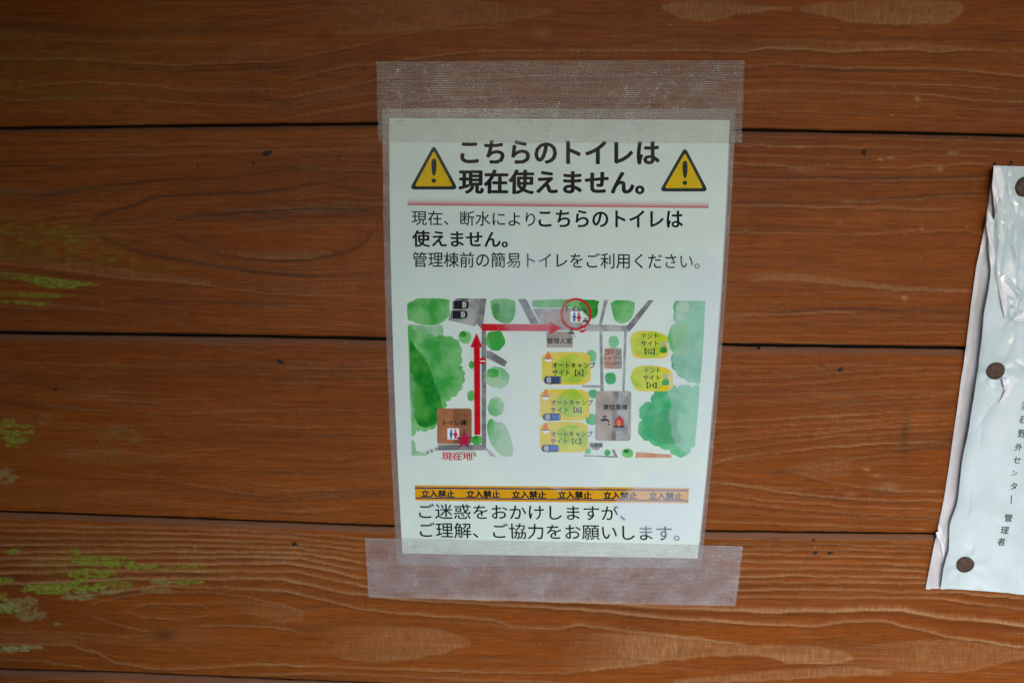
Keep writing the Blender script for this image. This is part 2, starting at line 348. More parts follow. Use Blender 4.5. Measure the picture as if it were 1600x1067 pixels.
# algae: ellipses (cx, cy, rx, ry, strength, kind) kind 0 green 1 pale green-grey; bands as curves
AL = {1: [(45,372,120,40,.39,0),(140,400,90,24,.30,0),(60,358,40,22,.3,0),(230,415,70,12,.18,0)],
 0: [(60,110,200,60,.18,0),(250,60,90,70,.13,0),(170,150,140,20,.15,0)],
 2: [(25,680,32,18,.75,0),(10,668,26,14,.5,0),(10,745,16,14,.65,1),(185,675,40,14,.34,1),(210,686,10,6,.4,1),(150,712,60,12,.32,1),(70,655,12,12,.3,1),(215,718,50,12,.2,1)],
 3: [(165,876,50,8,.9,0),(205,884,40,5,.95,0),(150,897,40,9,.9,0),(80,920,45,8,1.,0),(130,914,34,10,.95,0),(255,908,18,4,.9,1),(290,909,26,4,.75,0),(240,922,30,4,.55,1),(130,931,34,7,.85,1),
  (170,923,30,5,.8,1),(30,944,30,12,.75,1),(50,962,26,9,.7,1),(12,951,16,10,.8,0),(4,905,16,7,.95,0),(22,862,12,4,.7,0),(120,862,9,5,.6,0),(90,975,6,3,.8,1),(95,880,60,26,.22,0),(300,888,60,6,.3,0),(30,1013,42,5,1.1,1),(-10,935,20,20,.6,0),(260,889,14,3,.6,0),(180,912,26,8,.5,0),(310,884,30,2.4,.6,0)]}
BANDS = {1: [([(-30,423),(0,424),(40,427),(80,433),(120,438),(156,444)],[(-30,433),(0,436),(40,441),(70,450),(110,452),(156,446)],.95),
 ([(-30,452),(70,457),(122,461)],[(-30,465),(80,466),(122,463)],.85),([(-30,469),(40,469),(84,473)],[(-30,472),(30,476),(60,479),(84,474)],.9)]}

def band(Y, up_, lo_, soft=2.):
    x0 = max(up_[0][0], lo_[0][0]) if min(up_[0][0], lo_[0][0]) > -20 else -1e9
    x0 = min(up_[0][0], lo_[0][0]) if x0 > -20 else -40
    x1 = min(up_[-1][0], lo_[-1][0])
    jag = (fbm(XS / 14, XS * 0, 5, 3) - .5) * 4
    a = line(up_, 4) + jag * .5; b = line(lo_, 4) + jag
    m = np.clip((Y - a) / soft, 0, 1) * np.clip((b - Y) / soft, 0, 1)
    return m * np.clip((XS - x0 + 10) / (25 if abs(up_[0][1] - lo_[0][1]) < 6 else 130), 0, 1) * np.clip((x1 + 3 - XS) / 8, 0, 1)

def build_plank(k, y0, y1, hy0, hy1, bev, detail=True):
    """k plank index; y0/y1 joint centre lines (arrays)"""
    T = y0 + hy0 + (fbm(XS / 30, XS * 0, k + 60, 3) - .5) * 1.3; B = y1 - hy1 + (fbm(XS / 24, XS * 0, k + 80, 3) - .5) * 1.1
    n = max(6, int(np.mean(B - T) / 2.1)) if detail else 8
    tt = np.concatenate([np.linspace(0, bev / 320, 5)[:-1], np.linspace(bev / 320, 1, n)])
    Y = T[None, :] + (B - T)[None, :] * tt[:, None]
    X = np.broadcast_to(XS, Y.shape)
    pale = np.zeros_like(Y); dark = np.zeros_like(Y); green = np.zeros_like(Y); wht = np.zeros_like(Y); H = np.zeros_like(Y)
    # flow of the grain between the main lines
    num = np.zeros_like(Y); den = np.full_like(Y, .35)
    mid = (T + B) / 2
    for pts, a, w_ in LN.get(k, []):
        yl = line(pts); x0, x1 = pts[0][0], pts[-1][0]
        fade = np.clip((XS - x0 + 60) / 120, 0, 1) * np.clip((x1 + 60 - XS) / 120, 0, 1)
        if x0 <= -30: fade = np.clip((x1 + 60 - XS) / 120, 0, 1)
        ref = (T + (B - T) * ((np.mean([p[1] for p in pts]) - np.mean(T[24:855])) / np.mean((B - T)[24:855])))
        K = np.exp(-((Y - yl) / 28) ** 2) * fade
        num += K * (yl - ref); den += K
    flow = num / den
    S = (Y - T) / (B - T) * 300 - flow
    sd = 31 * (k + 3)
    g1 = fbm(S / 5.0 + 50, X / 420, sd, 3); g2 = vnoise(S / 1.9, X / 160, sd + 7); g3 = vnoise(S / 14, X / 500, sd + 9)
    wob = (fbm(X / 60, S / 40, sd + 3, 3) - .5)
    rl = 1 - np.abs(vnoise(S / 9.5 + wob * .4, X / 700, sd + 11) * 2 - 1)          # rings between the traced ones
    ring = np.clip((rl - .86) / .14, 0, 1)
    pale += ring * .14 * np.clip(vnoise(X / 130, S / 22, sd + 13) * 2 - .6, 0, 1)
    g5 = 1 - np.abs(fbm(S / 6.5 + 9, X / 300, sd + 31, 3) * 2 - 1)
    lnn = np.clip((g5 - .90) / .10, 0, 1); fld = np.clip(vnoise(X / 170, S / 30, sd + 33) * 2.2 - .5, 0, 1)
    dark += lnn * fld * .30; pale += np.roll(lnn, 1, 0) * fld * .16
    dark += np.clip(g1 - .54, 0, 1) * 1.2 + np.clip(g3 - .58, 0, 1) * .7
    pale += np.clip(g2 - .68, 0, 1) * .22 * np.clip(vnoise(X / 90, S / 12, sd + 15) * 2 - .5, 0, 1)
    g4 = vnoise(S / 1.1, X / 60, sd + 21); pale += np.clip(g4 - .74, 0, 1) * .35; dark += np.clip(.2 - g4, 0, 1) * .5
    H += ring * .00014 + (g1 - .5) * .00022 + (g2 - .5) * .00016 - lnn * fld * .00012
    hatch = vnoise(X / 2.6, Y / 9, sd + 17)
    for pts, a, w_ in LN.get(k, []):
        w_ = w_ * .8
        x0, x1 = pts[0][0], pts[-1][0]
        yl = line(pts, 5) + (fbm(XS / 22, XS * 0, int(pts[0][1]) + 3, 3) - .5) * 3.2
        fd = np.clip((XS - x0 + 6) / 22, 0, 1) * np.clip((x1 + 6 - XS) / 22, 0, 1)
        if x0 <= -30: fd = np.clip((x1 + 6 - XS) / 22, 0, 1)
        if x1 >= 1630: fd = np.clip((XS - x0 + 6) / 22, 0, 1)
        fd = fd * (.55 + .75 * vnoise(XS / 75, XS * 0, int(pts[0][1]) + 9))
        dlt = Y - yl
        if a > 0:
            wu = w_ * (.75 + .8 * hatch)                     # upper side ragged, lower side sharp
            prof = np.where(dlt < 0, np.exp(-(dlt / wu) ** 2), np.exp(-(dlt / (w_ * .42)) ** 2))
            pale += a * (1.12 if k == 3 else .85) * fd * prof
            dark += a * .6 * fd * np.exp(-((dlt - w_ * 1.7) / (w_ * 1.1)) ** 2)  # shade below the ridge, painted into the grain colour
            H += a * fd * .00075 * (w_ / 2.4) * np.where(dlt < 0, np.exp(-(dlt / (w_ * 1.6)) ** 2), np.exp(-(dlt / (w_ * .8)) ** 2))
        else:
            dark += -a * 1.25 * fd * np.exp(-(dlt / (w_ * 1.25)) ** 2)
            dark += -a * .35 * fd * np.exp(-((dlt) / (w_ * 4)) ** 2)
            H += a * fd * .00012 * np.exp(-(dlt / w_) ** 2)
    for u_, l_, s_ in PT.get(k, []):
        m_ = band(Y, u_, l_) 
        pale += m_ * s_ * .85 * (.35 + .65 * hatch) * (.7 + .5 * vnoise(X / 40, Y / 9, 3))
        pl_ = np.exp(-((Y - line(l_, 4) + (fbm(XS / 14, XS * 0, 5, 3) - .5) * -4) / 1.5) ** 2) * (m_.max(0) > .4); pale += s_ * .75 * pl_; H += pl_ * s_ * .0004  # lower edge painted paler as if lit, plus a slight ridge
        pu_ = np.exp(-((Y - line(u_, 4)) / 1.3) ** 2) * (m_.max(0) > .4); pale += s_ * .35 * pu_
        H += m_ * .0003 * (hatch - .3)
    an = fbm(X / 16, Y / 5, 77, 4)
    for cx, cy, rx, ry, s_, kd in AL.get(k, []):
        e = np.clip(1.35 - (((X - cx) / rx) ** 2 + ((Y - cy) / ry) ** 2), 0, 1)
        an2 = an if kd == 0 else fbm(X / 7, Y / 3.2, 91, 4) * .6 + an * .4
        if s_ > .4: v = s_ * np.clip((e * .75 + (an2 - .5) * 3.4 - .22) / .25, 0, 1) * np.clip(e * 5, 0, 1)
        else: v = s_ * e * np.clip((an2 - .3) * 2.2, 0, 1.2)
        if kd == 0: green = np.maximum(green, v)
        else: wht = np.maximum(wht, v * .6)
    for u_, l_, s_ in BANDS.get(k, []):
        green = np.maximum(green, band(Y, u_, l_) * s_ * np.clip(.5 + an, 0, 1))
    H += (green * .5 + wht * .3) * .0004
    if k == 3:   # knot
        e = np.exp(-(((X - 256) / 17) ** 2 + ((Y - 992) / 8) ** 2)); dark += e * 1.1 * (.5 + an); H -= e * .0005
        e = np.exp(-(((X - 290) / 45) ** 2 + ((Y - 990) / 12) ** 2)); pale += e * .3 * an
    if k == 2:   # scuffs and grey rub marks at the right
        e = np.exp(-(((X - 1414 + (Y - 680) * .10) / 6) ** 2 + ((Y - 683) / 34) ** 2)); dark += e * 1.4 * an
        for cx, cy, rx, ry, s_ in ((1262,768,18,5,.9),(1312,777,22,5,.8),(1350,700,6,3,0),(1380,768,20,7,.7),(1285,792,25,4,.5),(560,700,28,6,.5)):
            dark += s_ * np.exp(-(((X - cx) / rx) ** 2 + ((Y - cy) / ry) ** 2)) * np.clip(an * 2.2 - .6, 0, 1)
        for cx, cy, rx, ry, s_ in ((1354,733,5,2.4,.9),(1368,743,5,3,.7),(1330,772,10,3,.6),(1246,765,5,2,.6),(1390,760,22,7,.4),(1436,827,10,2,.5),(1300,652,14,2,.4)):
            pale += s_ * np.exp(-(((X - cx) / rx) ** 2 + ((Y - cy) / ry) ** 2)) * np.clip(an * 2.2 - .4, 0, 1)
    if k in (0, 1):
        for cx, cy, rx, ry, s_ in ((1434,155,4,4,1.),(1396,136,3,1.5,.6),(1376,249,5,2,.9),(1390,247,6,1.6,.8),(1490,239,8,2.4,.9),(1468,264,5,3,.9),(1413,466,4,4,.8),(1440,357,4,2,.7),(1312,348,3,3,.5),(848,53,14,8,.35),(1258,264,26,3,.5),(1250,230,14,2,.5)):
            pale += s_ * np.exp(-(((X - cx) / rx) ** 2 + ((Y - cy) / ry) ** 2)) * np.clip(an * 1.8, 0, 1)
    # slanted lip along the top edge, slight round-over along the bottom edge
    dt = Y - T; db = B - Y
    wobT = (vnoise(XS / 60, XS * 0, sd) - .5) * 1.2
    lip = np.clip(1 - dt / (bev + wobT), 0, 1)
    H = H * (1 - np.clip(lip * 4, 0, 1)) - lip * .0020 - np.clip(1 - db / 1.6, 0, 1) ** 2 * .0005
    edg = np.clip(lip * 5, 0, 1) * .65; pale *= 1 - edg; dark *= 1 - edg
    P = W(X, Y)
    P[..., 1] = -H
    # back skirts
    top = P[:1].copy(); top[..., 1] = .009; bot = P[-1:].copy(); bot[..., 1] = .011
    P = np.concatenate([top, P, bot], 0)
    A = np.stack([pale, dark, green, wht], -1)
    A = np.clip(A, 0, 1)
    if not detail: A[..., 2:] = 0
    z = np.zeros_like(A[:1]); z[..., 1] = .3
    A = np.concatenate([z, A, z], 0)
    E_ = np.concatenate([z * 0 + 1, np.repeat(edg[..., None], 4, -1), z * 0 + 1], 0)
    o = gridmesh('plank', P, wall, WOOD, {'grain': A, 'edge': E_})
    return o

planks = []
NY = [line([(-1000, -480), (2700, -470)])]
build_plank(9, NY[0], GY[0], 2, GH[0], 6, False)
build_plank(7, line([(-1000, -1050), (2700, -1050)]), NY[0], 2, 2, 6, False)
for k in range(4):
    planks.append(build_plank(k, GY[k], GY[k + 1], GH[k], GH[k + 1], BEV[k]))
planks.append(build_plank(4, GY[4], GY[5], GH[4], GH[5], 7, True))
build_plank(8, GY[5], line([(-1000, 1700), (2700, 1760)]), 2, 2, 7, False)
# what shows dark in the joints: the boarding behind
a0 = W(-1000, -560); a1 = W(2700, 1700)
box('backing_board', (-.75, .0105, -1.2), (1.3, .02, .62), plain('dark_backing', (.02, .014, .010), .9), wall, .001)
# pale crumbs lying on the slanted lips, one scatter of specks per plank
CRUMB = plain('pale_crumbs', (.42, .34, .24), .8, .2, 900, .3)
for k, pl in enumerate(planks[:4]):
    V = []; Fc = []
    yl_ = GY[k] + GH[k]
    for j in range(26):
        x = random.uniform(-20, 1620); y = float(np.interp(x, XS, yl_)) + (random.uniform(1, 5) if j % 3 else random.uniform(6, 60)); c = W(x, y, .0002 if j % 3 else .0004)
        r = random.uniform(.00018, .00042); b0 = len(V)
        for i in range(6): a = math.pi * i / 3; q = r * random.uniform(.6, 1.2); V.append((c[0] + math.cos(a) * q, c[1] + .0003, c[2] + math.sin(a) * q * .8))
        V.append((c[0], c[1] - r * .8, c[2]))
        for i in range(6): Fc.append((b0 + i, b0 + (i + 1) % 6, b0 + 6))
    o_ = mesh('crumbs', V, Fc, pl, [CRUMB]); o_['kind'] = 'stuff'
# nails
NAIL = plain('black_iron', (.012, .010, .009), .6, .4, 900, .5, .0006)
def nail(px, py, r, pl, sq=1.):
    c = W(px, py); n = 12; V = []; Fc = []
    for j, (rr, h) in enumerate(((1.25, -.0002), (1.0, .0004), (.55, .0007))):
        for i in range(n):
            a = 2 * math.pi * i / n; q = r * rr * (1 + random.uniform(-.28, .28))
            V.append((c[0] + math.cos(a) * q * sq, -h, c[2] + math.sin(a) * q))
    V.append((c[0], -.0005, c[2]))
    for j in range(2):
        for i in range(n): Fc.append((j * n + i, j * n + (i + 1) % n, (j + 1) * n + (i + 1) % n, (j + 1) * n + i))
    for i in range(n): Fc.append((2 * n + i, 2 * n + (i + 1) % n, 3 * n))
    return mesh('nail_head', V, Fc, pl, [NAIL], True)
for px, py, r, k, sq in ((416,240,.0013,1,1.3),(422,237.5,.0009,1,1.2),(309,259,.0007,1,1),(396,255,.0007,1,1),(1350,238,.0013,1,1),(1350,245,.0005,1,.7),
        (437,564.5,.0014,2,1.3),(442,567.5,.0006,2,1),(87,608,.0009,2,1.4),(1313,577,.0014,2,1),(1186,544,.0008,2,1),
        (460,849.5,.0013,3,1.7),(1274,863,.0012,3,1.3),(1297,863.5,.0010,3,1.8),(1271,843.5,.0008,3,1),
        (1554,256,.0008,1,1),(1576,259,.0008,1,1),(1580,254,.0008,1,1.3),(151,689,.0007,2,1)):
    nail(px, py, r, planks[k], sq)

# ------------------------------------------------------------------ laminated notice
S0 = W(874, 530)
NX, NZ = float(S0[0]), float(S0[2])
sign = empty('notice', (NX, -.0006, NZ))
tag(sign, 'laminated toilet closure notice with yellow warning triangles and campsite map taped to planks', 'notice')

def reflection_mask(t):
    """bluish reflections on the loose laminate, painted into paper and ink colour"""
    P = t.n('ShaderNodeTexCoord').outputs['Object']
    n1 = t.noise(P, 60, 5, .6); 
    sx = t.n('ShaderNodeSeparateXYZ'); 
    nv = t.n('ShaderNodeTexNoise'); t.l(P, nv.inputs['Vector']); nv.inputs['Scale'].default_value = 45; nv.inputs['Detail'].default_value = 5
    nv.inputs['Roughness'].default_value = .62
    off = t.n('ShaderNodeVectorMath', operation='MULTIPLY_ADD'); t.l(nv.outputs['Color'], off.inputs[0])
    off.inputs[1].default_value = (.030, .0, .030); off.inputs[2].default_value = (-.015, 0, -.015)
    ad = t.n('ShaderNodeVectorMath', operation='ADD'); t.l(P, ad.inputs[0]); t.l(off.outputs[0], ad.inputs[1])
    t.l(ad.outputs[0], sx.inputs[0])
    tot = None
    for px, py, rx, ry, s_, soft in REFLECTIONS:
        c = W(px, py); sc = .00042
        a = t.math('DIVIDE', t.math('SUBTRACT', sx.outputs[0], float(c[0]) - NX), rx * sc)
        b = t.math('DIVIDE', t.math('SUBTRACT', sx.outputs[2], float(c[2]) - NZ), ry * sc)
        e = t.math('SQRT', t.math('ADD', t.math('MULTIPLY', a, a), t.math('MULTIPLY', b, b)))
        v = t.ramp(e, 1 + soft, 1 - soft, 0, s_)
        tot = v if tot is None else t.math('MAXIMUM', tot, v)
    st = t.n('ShaderNodeMapping'); t.l(P, st.inputs[0]); st.inputs['Scale'].default_value = (260, 260, 22)
    streak = t.noise(st.outputs[0], 1, 2, .5)
    return t.math('ADD', t.math('MULTIPLY', tot, t.ramp(n1, .3, .7, .75, 1.1)), t.ramp(streak, .45, .8, 0, .018)), n1
REFLECTIONS = [(855,690,100,82,.10,.05),(830,470,52,70,.13,.2),(905,735,40,24,.16,.2),(1095,560,46,170,.17,.06),(1075,430,50,30,.06,.08),
        (1050,790,90,62,.18,.05),(800,640,30,60,.08,.3),(960,600,70,110,.04,.30),(632,640,12,110,.10,.25),(1010,470,40,14,.06,.15),(885,560,40,90,.03,.4)]
def film_bsdf(t, c, rough=.5):
    mask, n1 = reflection_mask(t)
    c = t.mix(t.math('MULTIPLY', mask, 1.9, True), c, (.60, .70, .93))  # reflection tint painted over the print colour
    P = t.n('ShaderNodeTexCoord').outputs['Object']
    wv = t.noise(P, 34, 3, .5); fi = t.noise(P, 420, 3, .6)
    n = t.bump(wv, .35, .0016); n = t.bump(fi, .10, .0002, n); n = t.bump(mask, .25, .0008, n)
    b = t.bsdf(c, rough, .05); b.inputs['Coat Weight'].default_value = .07; b.inputs['Coat Roughness'].default_value = .12
    t.l(n, b.inputs['Normal']); t.l(n, b.inputs['Coat Normal'])
    t.l(b.outputs[0], t.out.inputs[0])
def printed(name, color, color2=None, scale=120, attr=None):
    t = NT(name)
    if color2 is None:
        color2 = tuple(min(1, x * 1.12 + .002) for x in color)
    v = t.noise(t.pos(), scale, 4, .55)
    c = t.mix(t.ramp(v, .42, .58), color, color2)
    if attr:
        a = t.n('ShaderNodeAttribute', attribute_name='fade'); c = t.mix(a.outputs['Fac'], attr, c)
    film_bsdf(t, c)
    return t.m
PAPERC = (.64, .79, .80)
PAPER = printed('printed_paper', PAPERC, (.67, .82, .83), 30)
INK = printed('black_ink', (.004, .007, .010))
OLIVE = printed('dark_triangle_ink', (.016, .032, .032))
YEL = printed('yellow_ink', (.66, .46, .003), (.70, .50, .004))
RED = printed('red_ink', (.52, .002, .012), (.58, .004, .016))
REDL = printed('magenta_red_ink', (.45, .01, .04))
PINK = printed('crimson_fade_ink', (.50, .035, .085), attr=PAPERC)
GREEN = printed('watercolour_green', (.04, .38, .06), (.20, .56, .22), 40)
GREEND = printed('watercolour_deep_green', (.006, .22, .02), (.06, .36, .05), 55)
GREENP = printed('watercolour_pale_green', (.16, .50, .24), (.36, .62, .42), 45)
TEAL = printed('watercolour_blue_green', (.04, .40, .17), (.18, .58, .34), 38)
GREY = printed('watercolour_grey', (.24, .27, .31), (.42, .46, .49), 90)
GREYD = printed('watercolour_dark_grey', (.15, .165, .19), (.27, .29, .32), 120)
WARM = printed('warm_grey_wash', (.33, .29, .27), (.42, .385, .36), 60)
BROWN = printed('brown_wash', (.36, .15, .075), (.45, .22, .12), 60)
BROWND = printed('dark_brown_wash', (.23, .095, .045), (.30, .13, .07), 60)
SALM = printed('salmon_wash', (.50, .22, .15), (.58, .34, .25), 60)
OCH = printed('yellow_wash', (.72, .58, .008), (.70, .62, .08), 70)
LIME = printed('lime_wash', (.34, .56, .008), (.58, .68, .05), 60)
WHITE = printed('white_ink', (.72, .78, .80))
BLUE = printed('blue_ink', (.015, .12, .50))
NAVY = printed('navy_ink', (.015, .03, .13))
ORANGE = printed('orange_ink', (.75, .17, .01), (.80, .27, .03), 400)
STRIPE = printed('barrier_yellow_ink', (.66, .33, .008), (.70, .37, .012))
STEEL = printed('steel_grey_ink', (.33, .38, .42), (.42, .47, .5), 300)
LAYER = [0]
def lay(step=.000008):
    LAYER[0] += step; return .0010 + LAYER[0]
def rnd(poly, it=2):
    p = np.array(poly, float)
    for _ in range(it):
        q = np.roll(p, -1, 0); p = np.stack([p * .75 + q * .25, p * .25 + q * .75], 1).reshape(-1, 2)
    return p
def flat(name, polys, mats, parent, rough_=0, off=None):
    """polys: list of (px polygon, material index)"""
    V = []; Fc = []; idx = []
    base = lay() if off is None else off
    for q, (pl, mi) in enumerate(polys):
        pl = np.array(pl, float)
        if rough_:
            n_ = len(pl); pl = pl + np.stack([fbm(np.arange(n_) / 2.2, np.full(n_, q), 3) - .5, fbm(np.arange(n_) / 2.2, np.full(n_, q), 8) - .5], 1) * rough_
        P = W(pl[:, 0], pl[:, 1], base + q * .000002)
        # orientation towards the viewer
        A = np.sum(pl[:, 0] * np.roll(pl[:, 1], -1) - np.roll(pl[:, 0], -1) * pl[:, 1])
        i = list(range(len(V), len(V) + len(P)))
        V += list(P); Fc.append(i[::-1] if A > 0 else i); idx.append(mi)
    LAYER[0] += .000002 * len(polys)
    me = bpy.data.meshes.new(name); me.from_pydata([tuple(map(float, v)) for v in V], [], Fc)
    me.polygons.foreach_set('material_index', idx); me.update()
    bm = bmesh.new(); bm.from_mesh(me); bmesh.ops.triangulate(bm, faces=bm.faces[:], ngon_method='EAR_CLIP'); bm.to_mesh(me); bm.free()
    return link(name, me, parent, mats)
def ell(cx, cy, rx, ry, n=28, a0=0, a1=360):
    a = np.radians(np.linspace(a0, a1, n, endpoint=(a1 - a0) < 360)); return np.stack([cx + rx * np.cos(a), cy + ry * np.sin(a)], 1)
def blob(cx, cy, rx, ry, n=22, j=.13, sd=1):
    a = np.linspace(0, 2 * np.pi, n, endpoint=False); r = 1 + (_h(np.arange(n), np.full(n, sd), 5) - .5) * 2 * j
    return rnd(np.stack([cx + rx * np.cos(a) * r, cy + ry * np.sin(a) * r], 1), 1)
def text(s, parent, mat, tl, bl_, br, bold=0., name='lettering', off=None, vertical=None):
    cu = bpy.data.curves.new(name, 'FONT'); cu.body = s; cu.offset = min(bold, 0); cu.resolution_u = 3
    o = bpy.data.objects.new(name, cu); col.objects.link(o)
    dg = bpy.context.evaluated_depsgraph_get(); me = bpy.data.meshes.new_from_object(o.evaluated_get(dg))
    bpy.data.objects.remove(o); bpy.data.curves.remove(cu)
    co_ = np.empty(len(me.vertices) * 3); me.vertices.foreach_get('co', co_); co_ = co_.reshape(-1, 3)
    lo = co_.min(0); hi = co_.max(0); u = (co_[:, 0] - lo[0]) / (hi[0] - lo[0]); v = (co_[:, 1] - lo[1]) / max(1e-6, hi[1] - lo[1])
    tl, bl_, br = map(np.array, (tl, bl_, br))
    px = bl_[0] + u * (br[0] - bl_[0]) + v * (tl[0] - bl_[0]); py = bl_[1] + u * (br[1] - bl_[1]) + v * (tl[1] - bl_[1])
    base = lay() if off is None else off
    me.name = name; me.materials.clear()
    if bold <= 0:
        me.vertices.foreach_set('co', W(px, py, base).reshape(-1).astype(np.float32)); me.update()
        return link(name, me, parent, [mat])
    # heavier weight: the same glyphs printed again with tiny shifts, each a hair above the last
    em = math.hypot(*(bl_ - tl)) * bold
    V = []; Fc = []; nv = len(me.vertices); fs = [list(p.vertices) for p in me.polygons]
    NQ = 8 if bold > .01 else 4
    for q in range(NQ):
        a = q * 2 * math.pi / NQ
        V.append(W(px + math.cos(a) * em * 1.05, py + math.sin(a) * em * .75, base + q * .0000015)); Fc += [[i + q * nv for i in f] for f in fs]
    LAYER[0] += .000012
    bpy.data.meshes.remove(me)
    return mesh(name, np.concatenate(V), Fc, parent, [mat])

# paper sheet and film
def quadgrid(Lp, Rp, n, m, offf, jit=0):
    """Lp, Rp: left and right edges as px polylines top to bottom"""
    L = np.array(Lp, float); Rr = np.array(Rp, float)
    t_ = np.linspace(0, 1, n)
    def samp(E):
        s = (E[:, 1] - E[0, 1]) / (E[-1, 1] - E[0, 1]); y = E[0, 1] + t_ * (E[-1, 1] - E[0, 1])
        c = np.polyfit(E[:, 1], E[:, 0], min(2, len(E) - 1)); return np.stack([np.polyval(c, y), y], 1)
    a, b = samp(L), samp(Rr); u = np.linspace(0, 1, m)[None, :, None]
    q = a[:, None] * (1 - u) + b[:, None] * u
    return q
PL = [(608,185),(609,300),(612.3,480),(622,740),(629,864)]
PR = [(1140,188),(1136.6,280),(1125,480),(1103,740),(1090,872)]
q = quadgrid(PL, PR, 60, 44, 0)
P = W(q[..., 0], q[..., 1], .0009)
paper = gridmesh('paper', P, sign, PAPER)
# laminate pouch: a clear sheet all round, seen where it overhangs the paper
t = NT('laminate_film')
dif = t.bsdf((.50, .47, .50), .25, .6); v = t.noise(t.pos(), 50, 3)
tr = t.n('ShaderNodeBsdfTransparent', i_0=(.90, .88, .86, 1)); mx = t.n('ShaderNodeMixShader')
t.l(t.ramp(v, .3, .7, .26, .42), mx.inputs[0]); t.l(tr.outputs[0], mx.inputs[1]); t.l(dif.outputs[0], mx.inputs[2]); t.l(mx.outputs[0], t.out.inputs[0])
t.l(t.bump(v, .5, .002), dif.inputs['Normal'])
FILM = t.m
FLp = [(597,170),(598.8,250),(602,480),(612.5,740),(617.5,838),(621,882)]
FRp = [(1151,170),(1145,235),(1133,480),(1111,740),(1099.5,848),(1095,888)]
q = quadgrid(FLp, FRp, 40, 30, 0)
u_ = np.linspace(0, 1, 30)[None, :]
P = W(q[..., 0], q[..., 1], .0007)
gridmesh('laminate_film', P, sign, FILM)
# sealed rim of the pouch catches light along the paper's right edge
rim = NT('rim_film'); rb = rim.bsdf((.62, .64, .72), .3, .6); rt = rim.n('ShaderNodeBsdfTransparent'); rm = rim.n('ShaderNodeMixShader', i_0=.6)
rim.l(rt.outputs[0], rm.inputs[1]); rim.l(rb.outputs[0], rm.inputs[2]); rim.l(rm.outputs[0], rim.out.inputs[0])
yy = np.linspace(225, 848, 60); xr = np.polyval(np.polyfit([p[1] for p in PR], [p[0] for p in PR], 2), yy)
P = np.stack([W(xr - .1, yy, .0009), W(xr + .9, yy, .0014), W(xr + 1.8, yy, .0008)], 0)
gridmesh('sealed_rim', P, sign, rim.m)

# heading
h1 = text('こちらのトイレは', sign, INK, (720.5,220), (720.5,255), (1029.5,256.5), .040, 'heading_lettering')
h1['label'] = 'bold heading line こちらのトイレは'
h2 = text('現在使えません。', sign, INK, (718,265.5), (717.5,302), (1005.5,304), .040, 'heading_lettering'); h2['label'] = 'bold heading line 現在使えません。'
for bx0, bx1, by, ax, ay, lb in ((639.5,716,296.5,678,226,'left yellow warning triangle'),(1030,1107,299.5,1070.3,229.5,'right yellow warning triangle')):
    def tri(sh, r):
        A = np.array([(ax, ay + sh * 1.9), (bx1 - sh * 1.62, by - sh), (bx0 + sh * 1.62, by - sh)], float)
        out = []
        for i in range(3):
            p, a, b = A[i], A[i - 1], A[(i + 1) % 3]
            da = (a - p) / np.linalg.norm(a - p); db = (b - p) / np.linalg.norm(b - p)
            s, e = p + da * r, p + db * r
            for k_ in np.linspace(0, 1, 7): out.append((1 - k_) ** 2 * s + 2 * k_ * (1 - k_) * p + k_ ** 2 * e)
        return np.array(out)
    wt = flat('warning_triangle', [(tri(0, 9), 0)], [OLIVE], sign); wt['label'] = lb
    flat('yellow_field', [(tri(5.2, 4), 0)], [YEL], wt)
    cx = ax
    flat('exclamation_mark', [(rnd([(cx - 4.8, ay + 22), (cx + 4.8, ay + 22), (cx + 3.0, ay + 49), (cx - 3.0, ay + 49)], 2), 0), (ell(cx - .3, ay + 56.5, 3.6, 3.4), 0)], [OLIVE], wt)
# red rule with a fade above it
X0 = np.linspace(637, 1107.5, 40); rows = []; fa = []
for s_ in np.linspace(0, 1, 10):
    yt = 308.5 + (X0 - 637) / 470 * 4.5; yb = 320.8 + (X0 - 637) / 470 * 4.5
    rows.append(W(X0, yt + (yb - yt) * s_, .00104)); fa.append(np.repeat([[s_ ** 1.7] * 3 + [1]], 40, 0))
gridmesh('red_rule', np.array(rows), sign, PINK, {'fade': np.array(fa)})
text('現在、断水により', sign, INK, (643.5,329), (643.5,351.8), (836,354.3), .008, 'body_lettering')
text('こちらのトイレは', sign, INK, (842,328.5), (842,354.5), (1066.5,355.5), .028, 'bold_lettering')
text('使えません。', sign, INK, (644.5,360), (645,385.5), (793,387), .028, 'bold_lettering')
text('管理棟前の簡易トイレをご利用ください。', sign, INK, (645,393.5), (645,417.5), (1093,420.5), .008, 'body_lettering')
text('ご迷惑をおかけしますが、', sign, INK, (654.5,786.5), (655,810), (977,813.5), .008, 'body_lettering')
text('ご理解、ご協力をお願いします。', sign, INK, (655.5,815.5), (656.5,839.4), (1062,845), .008, 'body_lettering')
# barrier band
bb = flat('barrier_band', [([(648,758),(862,760),(1076.5,762.3),(1075.7,785.8),(862,784.2),(649,781.6)], 0)], [STRIPE], sign)
flat('band_line', [([(648,761),(862,762.8),(1076.4,765.2),(1076.3,767.2),(862,764.9),(648.1,763.2)], 0)], [NAVY], bb)
flat('band_line', [([(648.8,776.6),(862,779),(1075.9,781.2),(1075.8,783),(862,780.9),(648.9,778.6)], 0)], [NAVY], bb)
for x0, x1, y0, y1 in ((658.5,710,765.3,776.3),(729,781,765.7,777),(800.5,852.8,766.5,778),(872,924,767,778.6),(943,995.5,768,779.3),(1014.5,1066,768.7,780)):
    text('立入禁止', bb, INK, (x0, y0), (x0, y1), (x1, y1 + .6), .05, 'lettering')
